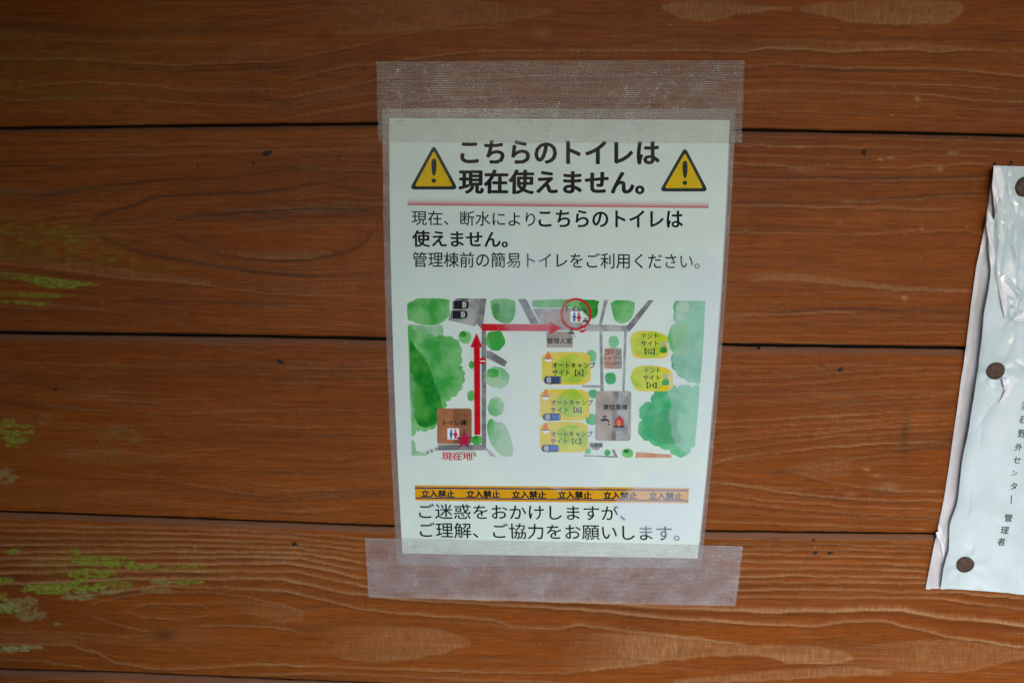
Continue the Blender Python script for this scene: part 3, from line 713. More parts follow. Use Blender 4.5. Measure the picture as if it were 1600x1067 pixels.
# ---- map
mp = flat('site_map', [([(636,465.5),(870,467),(1102,470),(1099,560),(1093,640),(1086,715.5),(870,714),(643,711.8),(640,600)], 0)], [printed('map_ground', (.645,.795,.81), (.675,.825,.84), 30)], sign)
def wash(name, pts, mat, r=0, it=2, edge=0): return flat(name, [(rnd(pts, it) if it else pts, 0)], [mat], mp, r)
# roads and paved areas
wash('printed_road', [(712,466.4),(751,466.6),(746,504),(742,510),(700,500),(706,485)], GREY, 0, 0)
wash('printed_road', [(751,466.6),(760,466.7),(755,506),(759.5,516),(759.5,700),(752.5,700),(752.5,515),(745.5,506)], GREYD, 0, 0)
wash('printed_road', [(684,694.5),(759.5,694),(759.5,703.3),(684,703.3)], GREYD, 0, 0)
wash('printed_road', [(757,700),(762,700),(775,713),(767,713)], GREY, 0, 0)
wash('printed_shadow', [(716,705.5),(742,705.5),(744.5,709),(744,713),(731,713),(716,709)], WARM, 0, 0)
wash('printed_road', [(760,547.5),(768,549),(793,565),(788,573),(760,559)], GREYD, 0, 0)
wash('printed_road', [(809,467.2),(822,467.3),(843,506),(829,506)], GREYD, 0, 0)
wash('printed_road', [(832,482),(907,482),(910,508),(846,508)], GREY, 0, 0)
wash('printed_road', [(842,505),(985,508.5),(984,518),(895,517),(850,515)], GREY, 0, 0)
wash('printed_road', [(1013,469),(1021.5,469),(992,508),(984,517.5),(977,512)], GREYD, 0, 0)
wash('printed_road', [(944,468.5),(950,468.6),(940,508),(935.5,508)], GREY, 0, 0)
wash('printed_road', [(936.5,514),(941,514),(943.5,612),(938,612)], GREY, 0, 0)
wash('printed_road', [(975.5,516),(979.5,516),(976,612),(972,612)], GREY, 0, 0)
wash('printed_road', [(909,601.5),(940,602),(940,606),(910,605)], GREY, 0, 0)
wash('printed_road', [(912,710.8),(963,712.5),(963,714.8),(912,712.4)], GREYD, 0, 0)
wash('printed_road', [(956,702),(960,702),(966,714.8),(960,714.6)], GREY, 0, 0)
wash('printed_path', [(994,706),(1048,710),(1050,715),(992,715)], SALM, 0, 0)
# trees
def scallop(p, step=13, amp=3.2):
    """round lobes along an outline, as a loaded brush leaves them; straight cut sides stay straight"""
    p = np.array(p, float); out = []
    A = np.sum(p[:, 0] * np.roll(p[:, 1], -1) - np.roll(p[:, 0], -1) * p[:, 1]); sg = 1 if A > 0 else -1
    for i in range(len(p)):
        a, b = p[i], p[(i + 1) % len(p)]; d_ = b - a; L = np.hypot(*d_)
        cut = L > 24 or a[1] < 472 and b[1] < 472
        n_ = 1 if cut or L < 5 else max(1, int(round(L / step)))
        nrm = np.array([d_[1], -d_[0]]) / max(L, 1e-6) * sg
        for j in range(n_):
            for q in range(5 if not (cut or L < 5) else 1):
                tt_ = (j + q / 5) / n_; out.append(a + d_ * tt_ + (0 if cut or L < 5 else amp * math.sin(math.pi * q / 5)) * nrm)
    return np.array(out)
def tree(pts, mat, r=0, it=2):
    big = len(pts) > 13 or mat is TEAL
    return flat('printed_tree', [(scallop(pts) if big else (rnd(pts, it) if it else pts), 0)], [mat], mp, r)
tree([(636.2,466),(703,466.3),(702,474),(704,492),(698,498),(690,505),(676,509),(655,507),(642,501),(636.4,500)], GREEN, 0, 1)
tree([(638,506),(655,508),(676,510),(690,506),(693,515),(692,526),(680,530),(655,524),(639,516)], GREENP, 0, 1)
tree([(637,508),(645,515),(662,522),(680,527),(697,526),(710,530),(718,538),(720,555),(718,571),(722,578),(725,588),(722,600),(716,612),(706,620),(696,627),(695,638),(691,650),(682,663),(670,671),(657,672),(650,670),(643.2,682),(640,600)], GREEN, 0, 1)
tree([(640,525),(650,545),(662,555),(672,575),(680,600),(690,625),(692,645),(680,662),(665,669),(652,664),(644,640),(641,600),(640,560)], GREEND, 2, 2)
tree([(643,686),(648,690),(650,704),(664,708),(668,711.5),(643.2,711.5)], GREENP, 0, 0)
tree([(766,467),(804,467),(806,480),(805,492),(800,503),(790,506),(781,503),(771,497),(767,482)], GREEN, 0, 1)
tree([(768,476),(779,472),(782,490),(780,502),(771,496)], GREEND, 0, 1)
tree([(830,475),(834,467.4),(938,468.2),(934,478),(935,488),(931,497),(922,499),(912,488),(900,480),(870,481),(835,481)], GREEN, 0, 1)
tree([(900,468.2),(937,468.4),(933,478),(934,490),(926,498),(916,494)], GREEND, 0, 1)
tree([(953,469),(991,469.3),(992,480),(989,495),(980,504),(968,506),(960,500),(957,487)], GREEN, 0, 1)
for i, (cx, cy, rx, ry, m1) in enumerate(((726.5,526.5,10.5,10,GREEN),(774,532,16,16,GREEN),(777,590,19,17,GREENP),(737,570,4.5,6,GREEN),(736,618,6,8.5,GREEN),(775,635.5,13,15,GREENP),
        (745,687.5,9,7.5,GREEN),(924,556.5,8.5,9.5,TEAL),(959,534,8,9.5,TEAL),(954,591,9,9.5,TEAL),(927,615,7.5,7,TEAL),(924,655,9.5,9,TEAL),(918.5,704.5,5,5,TEAL),(949,707,5,5,TEAL),(981,708,9,7.5,GREEN))):
    o_ = flat('printed_tree', [(blob(cx, cy, rx, ry, 20, .10, i), 0), (blob(cx - rx * .3, cy - ry * .45, rx * .55, ry * .42, 14, .2, i + 40), 1)], [m1, GREEND if i in (0,1,6,14) else GREEN], mp)
tree([(760,668),(763,656),(769,653),(775,660),(787,660),(793,670),(797,682),(802,700),(801,713.5),(784,713.2),(773,702),(765,690)], GREENP, 0, 1)
tree([(760,666),(765,655),(771,657),(773,672),(770,690),(764,682)], GREEN, 0, 1)
tree([(1056,470),(1102,470.3),(1099,540),(1094,598),(1086,597),(1070,592),(1056,580),(1050,567),(1053,550),(1046,538),(1046,520),(1056,505),(1054,488)], TEAL, 0, 1)
tree([(1058,505),(1072,500),(1080,520),(1076,545),(1062,562),(1052,552),(1047,536),(1047,518)], GREEN, 0, 2)
tree([(1057,471),(1080,471),(1074,495),(1060,503),(1055,488)], GREENP, 0, 1)
tree([(1022,615),(1033,605),(1048,602),(1058,607),(1069,602),(1082,606),(1093,603),(1091,640),(1086,690),(1080,700),(1070,712),(1056,711),(1046,702),(1030,697),(1014,688),(1002,682),(998,668),(1004,656),(1000,645),(1004,633),(1018,629)], TEAL, 0, 1)
tree([(1032,640),(1050,641),(1060,650),(1055,665),(1070,690),(1050,694),(1030,690),(1018,680),(1020,655)], printed('watercolour_sea_green', (.07, .36, .18), (.10, .42, .22), 60), 0, 2)
# buildings
def rrect(x0, y0, x1, y1, r=4, sk=0):
    return np.concatenate([ell(x1 - r, y0 + r, r, r, 6, -90, 0), ell(x1 - r + sk, y1 - r, r, r, 6, 0, 90), ell(x0 + r + sk, y1 - r, r, r, 6, 90, 180), ell(x0 + r, y0 + r, r, r, 6, 180, 270)])
flat('printed_building', [(rrect(683,638,737,693.5,4), 0), (rrect(708,638.5,736.7,693,3.5), 1)], [BROWN, BROWND], mp)
flat('printed_building', [(rrect(849,487,893,506,2), 0)], [WARM], mp)
flat('printed_building', [(rrect(854,518,895,543,2), 0)], [WARM], mp)
flat('printed_building', [(rrect(944.5,544,971.5,576,2), 0), (rrect(957,544.5,971.2,575.6,2), 1)], [SALM, WARM], mp)
flat('printed_building', [(rrect(931,611,986.5,688.5,4,-1), 0), ([(958,612),(967,612),(962,687.5),(955,687.5)], 1), ([(967,612),(983,612),(980,687),(962,687)], 2)], [WARM, GREYD, GREY], mp)
flat('printed_ground', [(ell(931,698,7,5.5), 0)], [GREY], mp)
# camp sites
for i, (x0, y0, x1, y1, ex, ey, erx, ery) in enumerate(((847,551,922.5,600.5,893,575.5,27,23),(844,609,920.5,656.5,893,630,25,22),(844,660,918.5,706,893,684,26,21),(985.5,519,1044,560,1014,538,28,21),(988,573,1051.5,611,1014,591,28,19))):
    flat('printed_campsite', [(rnd([(x0, y0), ((x0+x1)/2, y0 - (1 if i < 3 else 3)), (x1, y0 + (0 if i < 3 else 5)), (x1 + .5, (y0+y1)/2), (x1, y1), ((x0+x1)/2, y1 + .6), (x0 + (0 if i < 3 else 4), y1), (x0, (y0+y1)/2)], 2 if i > 2 else 1), 0),
        (blob(ex, ey, erx, ery, 22, .06, i), 1)], [OCH, LIME], mp, 1.2)
def fire(cx, cy, s):
    flat('printed_fire_pit', [(rnd([(cx, cy - 9*s), (cx + 3.5*s, cy - 3*s), (cx + 5*s, cy + 1*s), (cx + 3*s, cy + 3.5*s), (cx - 4*s, cy + 3.5*s), (cx - 5*s, cy), (cx - 2.5*s, cy - 4*s)], 1), 0),
        ([(cx - 7.3*s, cy + 3.2*s), (cx + 7.3*s, cy + 3.2*s), (cx + 7*s, cy + 4.6*s), (cx - 7*s, cy + 4.6*s)], 1), (ell(cx, cy + 4.4*s, 6*s, 4.8*s, 12, 0, 180), 2)], [ORANGE, NAVY, WHITE], mp)
for cx, cy in ((856.5,556.5),(852.5,615.5),(852.5,668)): fire(cx, cy, 1.)
def car(x0, y0, x1, y1, mat, fl=1, dark=NAVY):
    w_, h_ = x1 - x0, y1 - y0
    X_ = lambda u: x0 + w_ * u if fl > 0 else x1 - w_ * u
    Y_ = lambda v_: y0 + h_ * v_
    P_ = lambda L: [(X_(a), Y_(b)) for a, b in L]
    flat('printed_car', [(rnd(P_([(.0,.3),(.08,.08),(.35,.04),(.95,.06),(1,.2),(1,.8),(.95,.95),(.35,.97),(.08,.92),(.0,.7)]), 1), 0),
        (P_([(.36,.0),(.42,.0),(.42,.06),(.36,.06)]), 0), (P_([(.36,.94),(.42,.94),(.42,1.02),(.36,1.02)]), 0),
        (rnd(P_([(.16,.22),(.3,.14),(.42,.16),(.40,.5),(.42,.84),(.3,.86),(.16,.78),(.13,.5)]), 1), 1),
        (P_([(.5,.2),(.88,.22),(.9,.78),(.5,.8)]), 2), (P_([(.92,.22),(.96,.22),(.96,.78),(.92,.78)]), 1)], [dark, STEEL, mat], mp)
car(850,587,877,600.5, NAVY); car(848,645,876,657.5, BLUE); car(846,694,873.5,706.5, BLUE)
car(707,469,732.5,483.5, INK, -1, INK); car(705,484.5,730.5,498.5, INK, -1, INK)
flat('printed_car', [([(712,466.6),(734.5,466.8),(731,468.6),(724,469),(718,467.4)], 0)], [INK], mp)
def restroom(x0, y0, x1, y1):
    w_, h_ = x1 - x0, y1 - y0; mx_, fx_ = x0 + w_ * .32, x0 + w_ * .68
    def body(cx, fem):
        hd = ell(cx, y0 + h_ * .2, w_ * .10, h_ * .10, 12)
        if not fem: b_ = [(cx - w_*.12, y0 + h_*.33), (cx + w_*.12, y0 + h_*.33), (cx + w_*.12, y0 + h_*.62), (cx + w_*.08, y0 + h_*.62), (cx + w_*.08, y0 + h_*.92), (cx + .2, y0 + h_*.92), (cx, y0 + h_*.66), (cx - .2, y0 + h_*.92), (cx - w_*.08, y0 + h_*.92), (cx - w_*.08, y0 + h_*.62), (cx - w_*.12, y0 + h_*.62)]
        else: b_ = [(cx - w_*.09, y0 + h_*.33), (cx + w_*.09, y0 + h_*.33), (cx + w_*.2, y0 + h_*.66), (cx + w_*.08, y0 + h_*.68), (cx + w_*.08, y0 + h_*.92), (cx - w_*.08, y0 + h_*.92), (cx - w_*.08, y0 + h_*.68), (cx - w_*.2, y0 + h_*.66)]
        return hd, b_
    a, b_ = body(mx_, False); c_, d_ = body(fx_, True)
    flat('printed_restroom_symbol', [(rrect(x0, y0, x1, y1, 1), 0), (a, 1), (b_, 1), (c_, 2), (d_, 2)], [WHITE, BLUE, REDL], mp)
restroom(699,669,717.5,686.5); restroom(891,486.5,911,504)
def tap(x0, y0, s):
    f = lambda L: [(x0 + a * s, y0 + b * s) for a, b in L]
    flat('printed_tap', [(f([(2,0),(9,0),(9,1.6),(6.4,1.6),(6.4,4),(4.8,4),(4.8,1.6),(2,1.6)]), 0), (f([(0,4.6),(8,4),(11,5.6),(12.4,7.6),(12.4,10),(10.4,10),(10.2,8),(8,7.4),(0,8.2)]), 0), (ell(x0 + 12.2*s, y0 + 13*s, 1.2*s, 1.7*s, 10), 0)], [INK], mp)
tap(939,649.5,1.05); tap(888,515,.8); tap(910.5,497,.8)
flat('printed_campfire', [(rnd([(967,647),(971,652),(975,657),(974.5,664),(970,667.5),(963,667),(959.5,661),(961,654),(964.5,654)], 1), 0), (rnd([(967,654),(971,660),(969.5,665.5),(964.5,665.5),(963,660)], 1), 1),
    ([(958.5,667),(975.5,664),(976,665.6),(959,668.6)], 2), ([(958.5,664),(975.5,667),(975,668.6),(958,665.6)], 2)], [REDL, ORANGE, INK], mp)
for cx, cy in ((1037,545.5),(1040,596)):
    flat('printed_tent_symbol', [(rnd([(cx - 6, cy + 3), (cx - 4, cy - 3), (cx, cy - 4.5), (cx + 4, cy - 3), (cx + 6, cy + 3), (cx + 4, cy + 6), (cx - 4, cy + 6)], 1), 0),
        ([(cx - 6, cy - 11), (cx - 5, cy - 12), (cx + 4.5, cy - 4), (cx + 3.5, cy - 3)], 1), ([(cx + 6, cy - 11), (cx + 5, cy - 12), (cx - 4.5, cy - 4), (cx - 3.5, cy - 3)], 1), (ell(cx, cy - 8, 3, 3, 12), 1)], [GREEND if cy < 570 else TEAL, STEEL], mp)
# map lettering
def T_(s, x0, y0, x1, y1, mat=INK, bold=.018, dy=0): text(s, mp, mat, (x0, y0), (x0, y1), (x1, y1 + dy), bold)
T_('トイレ棟', 693, 656, 729, 664.5, bold=.025)
T_('トイレ', 884.5, 478, 911, 486.5, bold=.02)
T_('共', 911.5, 483.5, 917, 489, bold=.02)
T_('管理人室', 855, 528, 893.5, 537, bold=.02)
T_('オートキャンプ', 863, 566, 930, 575, bold=.03, dy=.5); T_('サイト【A】', 863, 577, 911.5, 587.5, dy=.4)
T_('オートキャンプ', 861, 624.5, 926.5, 633.5, NAVY, .018); T_('サイト【B】', 860.5, 635.5, 908.5, 645, BLUE if 0 else NAVY)
T_('オートキャンプ', 861, 673.5, 926, 682.5, NAVY); T_('サイト【C】', 860.5, 684.5, 907.5, 694, NAVY)
T_('東炊事棟', 942.5, 631.5, 980.5, 640.5, bold=.02)
T_('灰捨場', 921, 691.5, 941.5, 698.8, bold=.02)
T_('コイン', 946, 546.5, 968.5, 554, bold=.01); T_('シャワー', 942, 556, 971.5, 563.5, bold=.01); T_('（3分/100円）', 940.5, 564.5, 972, 570.5, bold=0)
T_('テント', 1002, 521, 1029, 529); T_('サイト', 1001.5, 532.5, 1029, 541); T_('【G】', 1007.5, 544, 1023, 553.5)
T_('テント', 1006, 574.5, 1032, 582.5); T_('サイト', 1005, 586, 1031.5, 594.5); T_('【H】', 1010.5, 597, 1026, 606.5)
gz = text('現在地', mp, WHITE, (689.5,705.5), (689.5,719.5), (739,719.5), .075); text('現在地', mp, REDL, (690.5,706.3), (690.5,718.8), (738.2,718.8), .025)
for i in range(3):
    x, y = 665 + i * 6.8, 706.5 - i * 2.9
    flat('printed_dash', [([(x, y), (x + 4, y - 2), (x + 4.4, y - .8), (x + .4, y + 1.2)], 0), ([(x + 1.2, y + 2.4), (x + 5.2, y + .4), (x + 5.6, y + 1.6), (x + 1.6, y + 3.6)], 0)], [printed('dark_red_ink', (.12, .01, .015))], mp)
# arrows, star, circle, no-entry
o_ = flat('red_arrow', [([(740.5,543),(735,542.3),(744.6,520.5),(753.5,542.3),(749.6,542.6),(750.5,679),(741.3,679.3)], 0)], [RED], mp); o_['label'] = 'upright red arrow'
o_ = flat('red_arrow', [([(753,506),(858.2,507),(858.2,502.6),(878,512.6),(858.4,522.8),(858.3,517.4),(753.2,516.8)], 0)], [RED], mp); o_['label'] = 'level red arrow'
def star(s): 
    P_ = [(725,671.5),(728.3,682.4),(737.6,682.8),(730,689.6),(733,700.6),(725,694),(717,700.6),(719.6,689.8),(712.3,683.2),(721.6,682.6)]
    c_ = np.array((725, 687.)); return (np.array(P_) - c_) * s + c_
flat('red_star', [(star(1.03), 0), (star(.90), 1)], [printed('purple_ink', (.06, .05, .25)), REDL], mp)
def noentry(cx, cy, r, tilt=0):
    flat('no_entry_symbol', [(ell(cx, cy, r, r, 20), 0), ([(cx - r*.8, cy - .9 + tilt), (cx + r*.8, cy - .9 - tilt), (cx + r*.8, cy + .9 - tilt), (cx - r*.8, cy + .9 + tilt)], 1)], [RED, WHITE], mp)
noentry(754.3,564,5.4); noentry(909.5,514.3,5.4,1)
V = []; Fc = []; n = 64; ofc = lay()
for r in (24.3, 20.9):
    e = ell(900, 490.8, r, r + .8, n); V += list(W(e[:, 0], e[:, 1], ofc))
for i in range(n): Fc.append((i, (i + 1) % n, n + (i + 1) % n, n + i))
mesh('red_circle', V, Fc, mp, [RED])

# ------------------------------------------------------------------ reinforced tapes
def tape_material(name, pitch, base, op0, op1, amp):
    t = NT(name)
    P = t.n('ShaderNodeTexCoord').outputs['Object']; s = t.n('ShaderNodeSeparateXYZ'); t.l(P, s.inputs[0])
    zz = t.math('DIVIDE', s.outputs[2], pitch)
    rb_ = t.math('MULTIPLY_ADD', t.math('SINE', t.math('MULTIPLY', zz, 2 * math.pi)), .5); rb_.node.inputs[2].default_value = .5
    mp_ = t.n('ShaderNodeMapping'); t.l(P, mp_.inputs[0]); mp_.inputs['Scale'].default_value = (38, 38, 60)
    n1 = t.noise(mp_.outputs[0], 1, 4, .6)
    xx = t.math('SINE', t.math('MULTIPLY', s.outputs[0], 2 * math.pi / .0011)); 
    m2 = t.n('ShaderNodeMapping'); t.l(P, m2.inputs[0]); m2.inputs['Scale'].default_value = (700, 700, 25)
    scr = t.noise(m2.outputs[0], 1, 2, .5)
    fac = t.math('ADD', t.ramp(n1, .3, .7, op0, op1), t.math('MULTIPLY', rb_, amp))
    fac = t.math('ADD', fac, t.math('MULTIPLY', xx, .018)); fac = t.math('ADD', fac, t.ramp(scr, .73, .79, 0, .25), True)
    wv_ = t.noise(P, 1900, 2, .6); fac = t.math('ADD', fac, t.ramp(wv_, .35, .65, -.07, .07), True)
    bn = t.noise(P, 210, 3, .6); b2 = t.noise(P, 26, 2, .5)
    fac = t.math('ADD', fac, t.math('MULTIPLY', t.ramp(bn, .56, .70, 0, .18), t.ramp(b2, .45, .65, 0, 1)), True)
    c = t.mix(rb_, tuple(x * .8 for x in base), tuple(min(1, x * 1.15) for x in base))
    b = t.bsdf(c, .24, .6); n_ = t.bump(rb_, .25, .0002); n_ = t.bump(n1, .7, .0018, n_); t.l(n_, b.inputs['Normal'])
    tr = t.n('ShaderNodeBsdfTransparent', i_0=(.93, .92, .9, 1)); mx = t.n('ShaderNodeMixShader')
    t.l(fac, mx.inputs[0]); t.l(tr.outputs[0], mx.inputs[1]); t.l(b.outputs[0], mx.inputs[2]); t.l(mx.outputs[0], t.out.inputs[0])
    return t.m
def tape(name, TL, TR, BR, BL, mat, label, grp, jag=1.0):
    n, mcol = 60, 120
    u = np.linspace(0, 1, mcol)[None, :]; v = np.linspace(0, 1, n)[:, None]
    q = sum(np.array(c)[None, None] * wgt[..., None] for c, wgt in ((TL, (1-u)*(1-v)), (TR, u*(1-v)), (BR, u*v), (BL, (1-u)*v)))
    rj = (_h(np.arange(n), np.full(n, 3), 1) - .5) * 2.4 * jag; lj = (_h(np.arange(n), np.full(n, 8), 2) - .5) * .9 * jag
    q[:, -1, 0] += rj; q[:, 0, 0] += lj
    q[0, :, 1] += (fbm(np.arange(mcol) / 12, np.zeros(mcol), 4) - .5) * .8; q[-1, :, 1] += (fbm(np.arange(mcol) / 12, np.zeros(mcol), 6) - .5) * .8
    wr = fbm(q[..., 0] / 30, q[..., 1] / 14, 12, 3)
    P = W(q[..., 0], q[..., 1], 0); P[..., 1] = -(.0024 + (wr - .5) * .0008)
    c = W(*np.mean([TL, TR, BR, BL], 0))
    e = bpy.data.objects.new(name, None)
    me_o = gridmesh(name, P, None, mat)
    me_o.data.transform(Matrix.Translation(-Vector((c[0], -.0024, c[2])))); me_o.location = (c[0], -.0024, c[2])
    bpy.data.objects.remove(e)
    tag(me_o, label, 'tape', grp)
    return me_o
M1 = tape_material('ribbed_tape_grey', .00128, (.66, .70, .70), .03, .16, .16)
M2 = tape_material('ribbed_tape_lilac', .00100, (.66, .68, .78), .10, .32, .11)
tape('clear_tape', (589,97), (1161.5,96), (1157.5,224.5), (592.5,223), M1, 'wide ribbed clear tape strip holding the top edge of the notice', None)
tape('clear_tape', (569.5+2,837.5), (1159.5,850), (1148,943.5), (577,930.5), M2, 'wide ribbed clear tape strip holding the bottom edge of the notice', None)

# ------------------------------------------------------------------ crumpled notice on the right, held with tacks
N0 = W(1600, 600)
rn = empty('crumpled_notice', (float(N0[0]), -.001, float(N0[2])))
tag(rn, 'crumpled weathered white notice in torn plastic at the right edge, pinned with brown tacks', 'notice')
def edge(pts, y):
    p = np.array(pts, float); return np.interp(y, p[:, 1], p[:, 0])
OUT = [(1553,259),(1546.5,295),(1545,318),(1536.7,361),(1525,417),(1516,486),(1504,578),(1501,600),(1492,664),(1484,725),(1474,789),(1464,830),(1452,890),(1446,920)]
SHE = [(1556,259.5),(1551,300),(1550,340),(1548,371),(1545,427),(1532,492),(1523.5,578),(1518,600),(1511,647),(1499,722),(1492.5,782),(1482,816),(1480.6,857),(1470.5,884),(1468,917)]
def wrinkled_sheet(name, LE, top, bot, xr, mat, base, fn, n=150, m=150):
    v = np.linspace(0, 1, n); 
    yL = top[0][1] + v * (bot[0][1] - top[0][1])
    xL = edge(LE, yL); k = np.exp(-np.linspace(-2, 2, 7) ** 2); k /= k.sum(); xL = np.convolve(np.pad(xL, 3, 'edge'), k, 'valid')
    u = (np.linspace(0, 1, m) ** 1.5)[None, :]
    X_ = xL[:, None] + (xr - xL[:, None]) * u
    yt = np.interp(X_, [top[0][0], top[1][0]], [top[0][1], top[1][1]]); yb = np.interp(X_, [p[0] for p in bot], [p[1] for p in bot])
    Y_ = yt + (yb - yt) * v[:, None]
    P = W(X_, Y_, base + .0012); P[..., 1] = -(base + fn(X_, Y_, X_ - xL[:, None]))
    return gridmesh(name, P, rn, mat)
def rid(X_, Y_, x0, y0, x1, y1, w_, a):
    dx, dy = x1 - x0, y1 - y0; L = math.hypot(dx, dy); s = ((X_ - x0) * dx + (Y_ - y0) * dy) / L; d_ = ((X_ - x0) * -dy + (Y_ - y0) * dx) / L
    m_ = np.clip(s / (L * .3), 0, 1) * np.clip((L - s) / (L * .3), 0, 1)
    return a * m_ * np.exp(-np.abs(d_) / w_)
RID = [(1548,262,1560,420,5,.0016),(1566,265,1548,350,4,.0012),(1575,300,1552,470,6,.0016),(1590,300,1580,560,7,.0013),(1556,425,1595,470,5,.0030),(1563,440,1575,500,4,.0026),(1575,478,1605,500,5,.0022),
       (1556,370,1552,440,3,.0016),(1585,520,1560,575,6,.0012),(1545,600,1575,610,5,.0010),(1535,665,1530,700,3,.0008),(1515,760,1512,815,3,.0008),(1560,610,1520,680,9,.0010),(1600,850,1540,800,9,.0008),(1520,850,1509,880,8,.0012),
       (1536,590,1560,640,6,.0010),(1570,330,1590,420,4,.0014),(1560,280,1585,345,3,.0012),(1600,440,1560,520,5,.0016),(1550,300,1600,380,5,-.0009),(1580,560,1640,600,8,.0012),(1600,700,1680,500,9,.0012),(1650,300,1700,800,12,.002)]
def f_sheet(X_, Y_, dxl):
    h = (fbm(X_ / 60, Y_ / 95, 21, 2) - .5) * .0060 + (fbm(X_ / 26, Y_ / 40, 33, 3) - .5) * .0010
    up_ = np.clip((520 - Y_) / 200, 0, 1); h = h + up_ * (np.abs(fbm(X_ / 17, Y_ / 50, 41, 3) - .5)) * .0060
    for r in RID: h = h + rid(X_, Y_, r[0], r[1], r[2], r[3], r[4] * .75, r[5] * 1.5)
    lift = .0028 * np.exp(-dxl / 14) * np.clip((Y_ - 370) / 80, 0, 1) * np.clip((915 - Y_) / 40, 0.1, 1)
    flt = 1
    for cx, cy in ((1603,294),(1557,579),(1509,883)):
        e = np.exp(-(((X_ - cx) / 22) ** 2 + ((Y_ - cy) / 22) ** 2)); flt = flt * (1 - e * .85)
        a_ = np.arctan2(Y_ - cy, X_ - cx); rr = np.hypot(X_ - cx, Y_ - cy)
        h = h + .0006 * np.cos(a_ * 7 + cy) * np.exp(-((rr - 22) / 14) ** 2)
    return (h + .0012) * flt + lift
def f_back(X_, Y_, dxl):
    h = (fbm(X_ / 16, Y_ / 60, 51, 4) - .5) * .0016 + .0009
    h = h + .0010 * np.exp(-((dxl - 5) / 4) ** 2) + rid(X_, Y_, 1464, 825, 1476, 850, 4, .003) + rid(X_, Y_, 1476, 830, 1468, 880, 3, .002)
    return np.maximum(h, .0002)
tn = NT('sleeve_plastic'); v1 = tn.noise(tn.pos((1, 1, .35)), 90, 5, .6); v2 = tn.noise(tn.pos(), 25, 3)
cc = tn.mix(tn.ramp(v1, .35, .7), (.52, .52, .58), (.72, .72, .80)); cc = tn.mix(tn.ramp(v2, .55, .75, 0, .35), cc, (.36, .38, .34))
b_ = tn.bsdf(cc, .28, .6); b_.inputs['Coat Weight'].default_value = .5; b_.inputs['Coat Roughness'].default_value = .12
tn.l(tn.bump(v1, .35, .0012), b_.inputs['Normal']); tn.l(b_.outputs[0], tn.out.inputs[0])
tp = NT('weathered_sheet'); P_ = tp.pos(); v1 = tp.noise(P_, 28, 5, .55); v2 = tp.noise(tp.pos((1.6, 1, .5)), 110, 5, .65); v3 = tp.noise(P_, 300, 3, .6)
cc = tp.mix(tp.ramp(v1, .35, .65), (.52, .655, .72), (.66, .77, .87)); cc = tp.mix(tp.ramp(v1, .62, .72, 0, .45), cc, (.44, .54, .47)); cc = tp.mix(tp.ramp(v2, .6, .75, 0, .55), cc, (.70, .77, .90)); cc = tp.mix(tp.ramp(v3, .70, .76, 0, .4), cc, (.25, .25, .22))
at_ = tp.n('ShaderNodeVectorMath', operation='DISTANCE'); tp.l(tp.n('ShaderNodeTexCoord').outputs['Object'], at_.inputs[0])
rc = W(1571, 478); at_.inputs[1].default_value = (float(rc[0] - N0[0]), -.003, float(rc[2] - N0[2]))
rs = tp.ramp(tp.math('ADD', at_.outputs['Value'], tp.ramp(v2, 0, 1, -.002, .002)), .0022, .0035, .75, 0); cc = tp.mix(rs, cc, (.16, .07, .05))
b_ = tp.bsdf(cc, .42, .4); b_.inputs['Coat Weight'].default_value = 1; b_.inputs['Coat Roughness'].default_value = .10
nn = tp.bump(v1, .2, .0015); nn = tp.bump(v2, .12, .0005, nn); tp.l(nn, b_.inputs['Normal']); tp.l(nn, b_.inputs['Coat Normal']); tp.l(b_.outputs[0], tp.out.inputs[0])
wrinkled_sheet('plastic_sleeve', OUT, [(1553,259),(2200,275)], [(1446,920),(1474,919),(1531,923),(1600,928),(2200,950)], 2140, tn.m, .0006, f_back, 140, 90)
wrinkled_sheet('paper_sheet', SHE, [(1556,259.5),(2200,276)], [(1440,918),(1474,918.5),(1531,922),(1600,926.5),(2200,948)], 2120, tp.m, .0030, f_sheet, 260, 190)
SCRAP = NT('torn_white_film'); sv = SCRAP.noise(SCRAP.pos(), 160, 4, .6); sc_ = SCRAP.mix(SCRAP.ramp(sv, .35, .65), (.74, .80, .93), (.90, .93, 1.0))
sb = SCRAP.bsdf(sc_, .3, .6); sb.inputs['Coat Weight'].default_value = 1; sb.inputs['Coat Roughness'].default_value = .08
SCRAP.l(SCRAP.bump(sv, .5, .0015), sb.inputs['Normal']); SCRAP.l(sb.outputs[0], SCRAP.out.inputs[0])
def flake(pts, base, lift):
    p = np.array(pts, float); c_ = p.mean(0); V = [W(*c_, base + lift)]; n_ = len(p)
    for f in (.55, 1.0):
        for i, q in enumerate(p):
            h = base + lift * (1 - f) + lift * (.9 * _h(np.array(i), np.array(n_), 7) if f == 1 else .5 * _h(np.array(i), np.array(n_), 9)); V.append(W(*(c_ + (q - c_) * f), float(h)))
    Fc = [(0, 1 + (i + 1) % n_, 1 + i) for i in range(n_)] + [(1 + i, 1 + (i + 1) % n_, 1 + n_ + (i + 1) % n_, 1 + n_ + i) for i in range(n_)]
    o = mesh('torn_film', V, Fc, rn, [SCRAP.m], False)
    so_ = o.modifiers.new('thick', 'SOLIDIFY'); so_.thickness = .00012
flake([(1556,423),(1563,434),(1570,428),(1580,444),(1593,462),(1585,468),(1575,464),(1574,486),(1571,500),(1566,478),(1560,450)], .0068, .0016)
flake([(1582,500),(1590,492),(1600,487),(1612,494),(1600,504),(1590,502)], .0068, .0014)
flake([(1462,832),(1468,829),(1474,842),(1476,860),(1474,873),(1469,852)], .0030, .0016)
flake([(1553,262),(1564,262),(1570,285),(1566,318),(1559,300),(1554,330),(1550,292)], .0064, .0012)
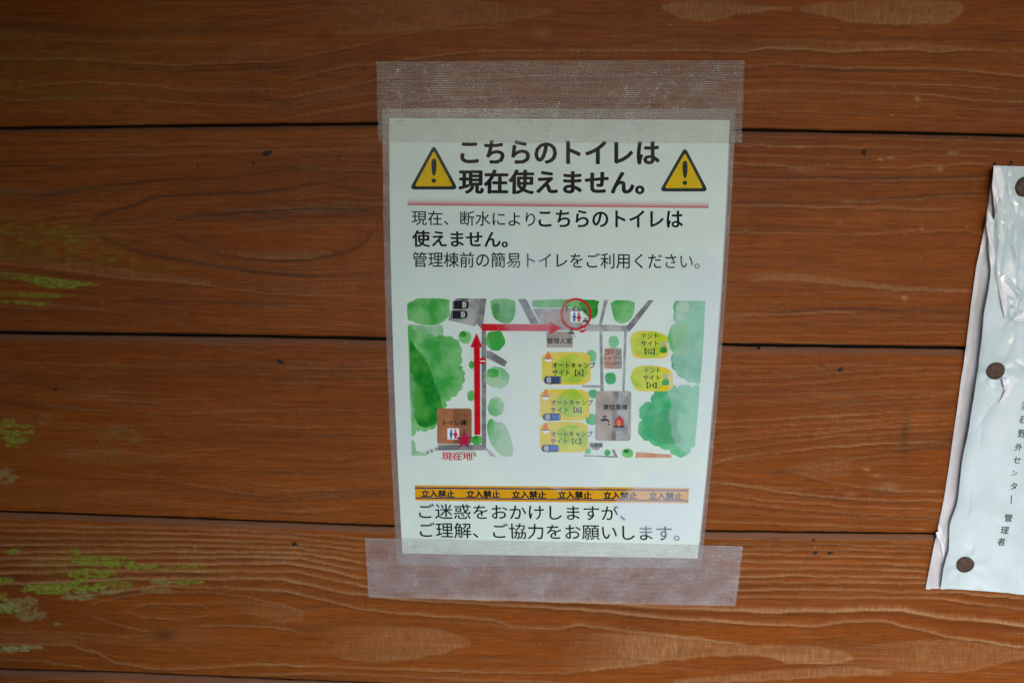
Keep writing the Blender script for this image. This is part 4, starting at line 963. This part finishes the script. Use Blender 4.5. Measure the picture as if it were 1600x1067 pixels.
flake([(1545,330),(1553,345),(1551,380),(1556,402),(1549,425),(1544,385),(1541,350)], .0056, .0016)
flake([(1566,592),(1578,590),(1583,602),(1576,618),(1560,632),(1570,612)], .0056, .0012)
# lettering column: follows the sheet surface
INK2 = plain('faded_ink', (.018, .028, .035), .6, .3)
sheet = [o for o in rn.children if o.name.startswith('paper_sheet')][0]
from mathutils.bvhtree import BVHTree
bm = bmesh.new(); bm.from_mesh(sheet.data); bvh = BVHTree.FromBMesh(bm); bm.free()
rl0 = Vector(rn.location)
cc0 = bl(CW)
def onto(o, lift=.00012):
    for v in o.data.vertices:
        wv = v.co + rl0
        dr = (wv - cc0).normalized()
        hit = bvh.ray_cast(cc0 - rl0, dr, 2)
        if hit[0] is not None: v.co = hit[0] + Vector((0, -lift, 0))
for ch, cx, cy, hw, hh, sk in (('浜',1601,634,6,6,2),('石',1597,655.5,5.5,5.5,2),('野',1595.5,677,6,6,2),('外',1590.5,698,5.5,5.5,2),('セ',1587.5,718,5.5,5,2),('ン',1584.5,738.5,4.5,4,2),('タ',1582.8,759,5,5.5,2),
        ('｜',1579.5,779.5,.7,6.5,1),('管',1574.5,808.5,6,6,2),('理',1568.8,827.5,6,5.5,2),('者',1563.5,845.5,6,6,2),('く',1601.5,719,2,4,1)):
    # the letters stand parallel to the sheet: shift by the parallax of its lift off the wall
    o_ = text(ch, sheet, INK2, (cx - hw + sk, cy - hh), (cx - hw, cy + hh), (cx + hw, cy + hh + .6), 0.02 if ch != '｜' else 0, 'lettering', .004)
    onto(o_)
# tacks
TACK = plain('rusty_tack', (.075, .045, .035), .62, .35, 700, .55, .0006)
def tack(px, py, rpx, label):
    r = rpx * .00045; c = W(px, py, .0056); prof = [(0, .0026), (.55, .0026), (.86, .0023), (.98, .0017), (1.0, .0008), (.9, .0002), (.28, .0001), (.26, -.006), (0, -.0075)]
    n = 28; V = []; Fc = []
    for a, h in prof[1:-1]:
        for i in range(n):
            th = 2 * math.pi * i / n; q = a * r * (1 + .02 * math.sin(3 * th + px)); V.append((math.cos(th) * q, -h, math.sin(th) * q))
    V.append((0, -prof[0][1], 0)); V.append((0, -prof[-1][1], 0)); k = len(prof) - 2
    for j in range(k - 1):
        for i in range(n): Fc.append((j*n + i, (j+1)*n + i, (j+1)*n + (i+1) % n, j*n + (i+1) % n))
    for i in range(n): Fc.append((k*n, i, (i+1) % n)); Fc.append((k*n + 1, (k-1)*n + (i+1) % n, (k-1)*n + i))
    o = mesh('thumbtack', V, Fc, None, [TACK], True); o.location = (c[0], -.0036, c[2])
    tag(o, label, 'tack', 'tacks pinning the crumpled notice')
tack(1604,292,13.5,'brown round tack at the top of the crumpled notice, cut by the photo edge')
tack(1557,580,12.8,'brown round tack in the middle of the crumpled notice, above the lettering')
tack(1509.5,883,13,'brown round tack pinning the bottom left corner of the crumpled notice')
